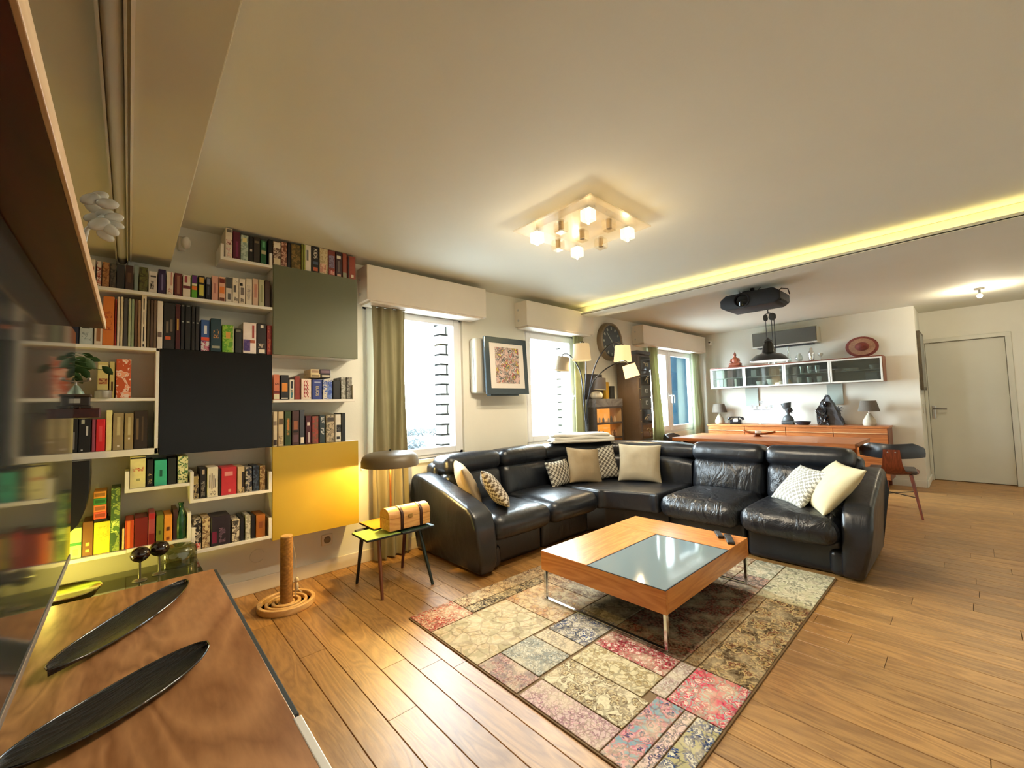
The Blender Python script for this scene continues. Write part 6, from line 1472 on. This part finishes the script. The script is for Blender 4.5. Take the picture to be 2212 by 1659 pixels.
# ------------------------------------------------------------------ picture-fronted unit on the window wall
t = thing('picture_unit', 'white wall unit with a framed colourful print on its tilted front', 'air conditioner', (2.93, 3.35, 1.38))
MB().box(2.575, 3.23, 3.345, YN-.002, 1.395, 1.965, .03, 4).build('housing', plain('unit_white', L(190, 186, 172), .5), t, 40)
MB().box(2.571, 2.577, 3.375, 3.40, 1.48, 1.86, .002).build('side_slot', plain('slot_grey', (.35, .35, .33), .5), t)
MB().box(2.72, 3.12, 3.30, 3.36, 1.368, 1.398, .004).build('lower_flap', plain('flap_dark', L(50, 66, 72), .4), t)
FM = Matrix.Translation((2.93, 3.275, 1.678)) @ Matrix.Rotation(math.radians(-3), 4, 'X')
MB().box(-.295, .295, -.012, .012, -.298, .298, .003, 2, FM).build('front_panel', plain('panel_slate', L(58, 68, 74), .12, spec=.6), t)
MB().box(-.235, .235, -.0135, -.0115, -.235, .235, 0, 1, FM).build('mat_board', plain('mat_white', L(206, 198, 188), .5), t)
pc = ornament('print_colours', C((120, 116, 108), (206, 186, 70), (90, 88, 84), (170, 80, 70), (196, 188, 176), (70, 72, 76), (190, 160, 150)), 15, 1.2, fade=.1, fadec=L(190, 186, 180), rough=.5)
MB().box(-.165, .165, -.0148, -.0134, -.185, .195, 0, 1, FM).build('print', pc, t)
# ------------------------------------------------------------------ lit display cabinet and tall drawer cabinet
t = thing('lit_display_cabinet', 'dark cabinet with orange lit glass compartments behind the sofa corner', 'cabinet', (4.72, 3.35, 0))
dw = wood('dark_cabinet', (.030, .022, .018), (.06, .045, .036), 'x', 4, .4)
A0, A1, D0, D1 = 4.41, 5.02, 3.24, 3.455
MB().box(A0, A0+.02, D0, D1, .0005, 1.215).box(A1-.02, A1, D0, D1, .0005, 1.215).box(A0+.02, A1-.02, D1-.012, D1, .0005, 1.215).build('carcass', dw, t)
for z in (.02, .60, .79, .985, 1.193): MB().box(A0+.02, A1-.02, D0, D1-.012, z, z+.022).build('board', dw, t)
MB().box(A0, A1, D0-.005, D1, 1.2155, 1.32, .004).build('top_box', wood('scrolled_top', (.05, .045, .045), (.12, .11, .11), 'x', 9, .5, 2), t)
oe = emit('orange_backlight', (1.0, .36, .05), 1.15)
for (z0, z1) in ((.623, .789), (.813, .984), (1.008, 1.192)): MB().box(A0+.022, A1-.022, D1-.016, D1-.0125, z0, z1).build('backlight', oe, t)
MB().box(A1-.0235, A1-.0205, D0+.01, D1-.02, .62, 1.192).box(A0+.0205, A0+.0235, D0+.01, D1-.02, .62, 1.192).build('lining', plain('pale_lining', (.5, .36, .2), .6), t)
MB().box(A0+.02, A1-.02, D0+.003, D0+.008, .623, 1.192).build('glass_front', glass('front_glass', (.95, .94, .92), .07), t)
random.seed(21)
fgm = plain('figures_dark', (.05, .035, .025), .5)
for r_, (z, lab) in enumerate(((.6225, 'lower'), (.8125, 'middle'), (1.0075, 'upper'))):
    for k in range(7):
        x = A0+.065+k*.078; h = random.uniform(.05, .09)
        o = MB().lathe([(0, 0), (.02, 0), (.014, h*.2), (.018, h*.5), (.010, h*.72), (.012, h*.86), (0, h)], (x, D0+.10+random.uniform(-.03, .04), z), 10).build('figurine', fgm if (k+r_) % 2 else plain('figures_pale', (.55, .40, .25), .5), None, 50)
        tag(o, 'tiny figure, %s from left on the %s shelf of the orange lit cabinet' % (ORD[k], lab), 'figurine', 'tiny figures in the lit cabinet')
t = thing('black_picture', 'black picture leaning on the wall above the orange lit cabinet', 'picture', (4.60, 3.44, 1.3205))
MB().box(4.44, 4.83, 3.425, 3.458, 1.321, 1.66, .003).build('frame', blackm, t)
MB().box(4.46, 4.81, 3.4225, 3.4255, 1.34, 1.64).build('print', plain('print_black', (.02, .018, .02), .3), t)
o = MB().box(4.835, 4.905, 3.37, 3.42, 1.321, 1.555, .004).build('yellow_box', plain('ochre', L(150, 116, 24), .6)); tag(o, 'narrow ochre box beside the black picture', 'box')
o = MB().rbox((4.53, 3.31, 1.3675), (.09, .05, .044), .040, 4, (0, .01, .01), 5).build('white_pouch', plain('pouch_white', L(186, 178, 164), .9), None, 60); tag(o, 'soft white pouch in front of the black picture', 'pouch')
o = MB().box(4.925, 5.01, 3.35, 3.43, 1.321, 1.50, .004).build('dark_box', matblack); tag(o, 'small black box right of the narrow ochre box', 'box')
t = thing('drawer_cabinet', 'tall narrow brown leather cabinet with drawers and glass boxes by the far window', 'cabinet', (5.32, 3.23, 0))
bl = leather('cabinet_leather', (.075, .045, .022), .45, .3, 9)
Q0, Q1, E0, E1, HZ = 5.15, 5.49, 3.06, 3.395, 1.93
MB().box(Q0, Q1, E0+.01, E1, .0005, HZ, .004).build('carcass', bl, t)
MB().box(Q0-.006, Q1+.006, E0-.01, E1, HZ+.0005, HZ+.05, .004).build('top', dw, t)
MB().box(Q0, Q0+.05, E0-.006, E0+.0095, .02, HZ-.01, .002).build('front_post', bl, t)
gb = plain('glass_box', (.035, .030, .020), .05, spec=.8); gd_ = plain('drawer_slate', L(66, 66, 52), .5); gp = plain('gold_glint', (.5, .42, .25), .3, .7)
zt = HZ-.03; kinds = 'ggddggdgd'
for i, kd in enumerate(kinds):
    h = .205 if kd == 'g' else .165
    z1 = zt; z0 = zt-h+.012; zt -= h
    f = MB().box(Q0+.06, Q1-.02, E0-.008, E0+.009, z0, z1, .003).build('glass_front' if kd == 'g' else 'drawer', gb if kd == 'g' else gd_, t)
    xm = (Q0+Q1)/2+.02
    if kd == 'd': MB().box(xm-.03, xm+.03, E0-.013, E0-.008, (z0+z1)/2-.02, (z0+z1)/2+.035, .001).build('label_holder', plain('holder_steel', (.5, .5, .46), .35, .9), f); MB().box(xm-.02, xm+.02, E0-.014, E0-.0125, (z0+z1)/2-.01, (z0+z1)/2+.025).build('label', gd_, f)
    else:
        random.seed(i)
        m = MB()
        for k in range(4):
            a = random.uniform(0, PI); c = Vector((xm+random.uniform(-.05, .05), E0-.011, (z0+z1)/2+random.uniform(-.05, .03)))
            m.tube([c-Vector((math.cos(a)*.04, 0, math.sin(a)*.035)), c+Vector((.01, 0, .015)), c+Vector((math.cos(a)*.04, 0, math.sin(a)*.035))], .0045, 5)
        m.build('glint', gp, f, 60)  # glints on the dark glass, built as bent gold strokes
m = MB()
for k in range(11):
    m.ball((Q0+.022, E0-.007, .25+k*.15), .007, 5)
m.build('rivet', plain('rivet_brass', (.5, .38, .15), .3, 1), t, 60)
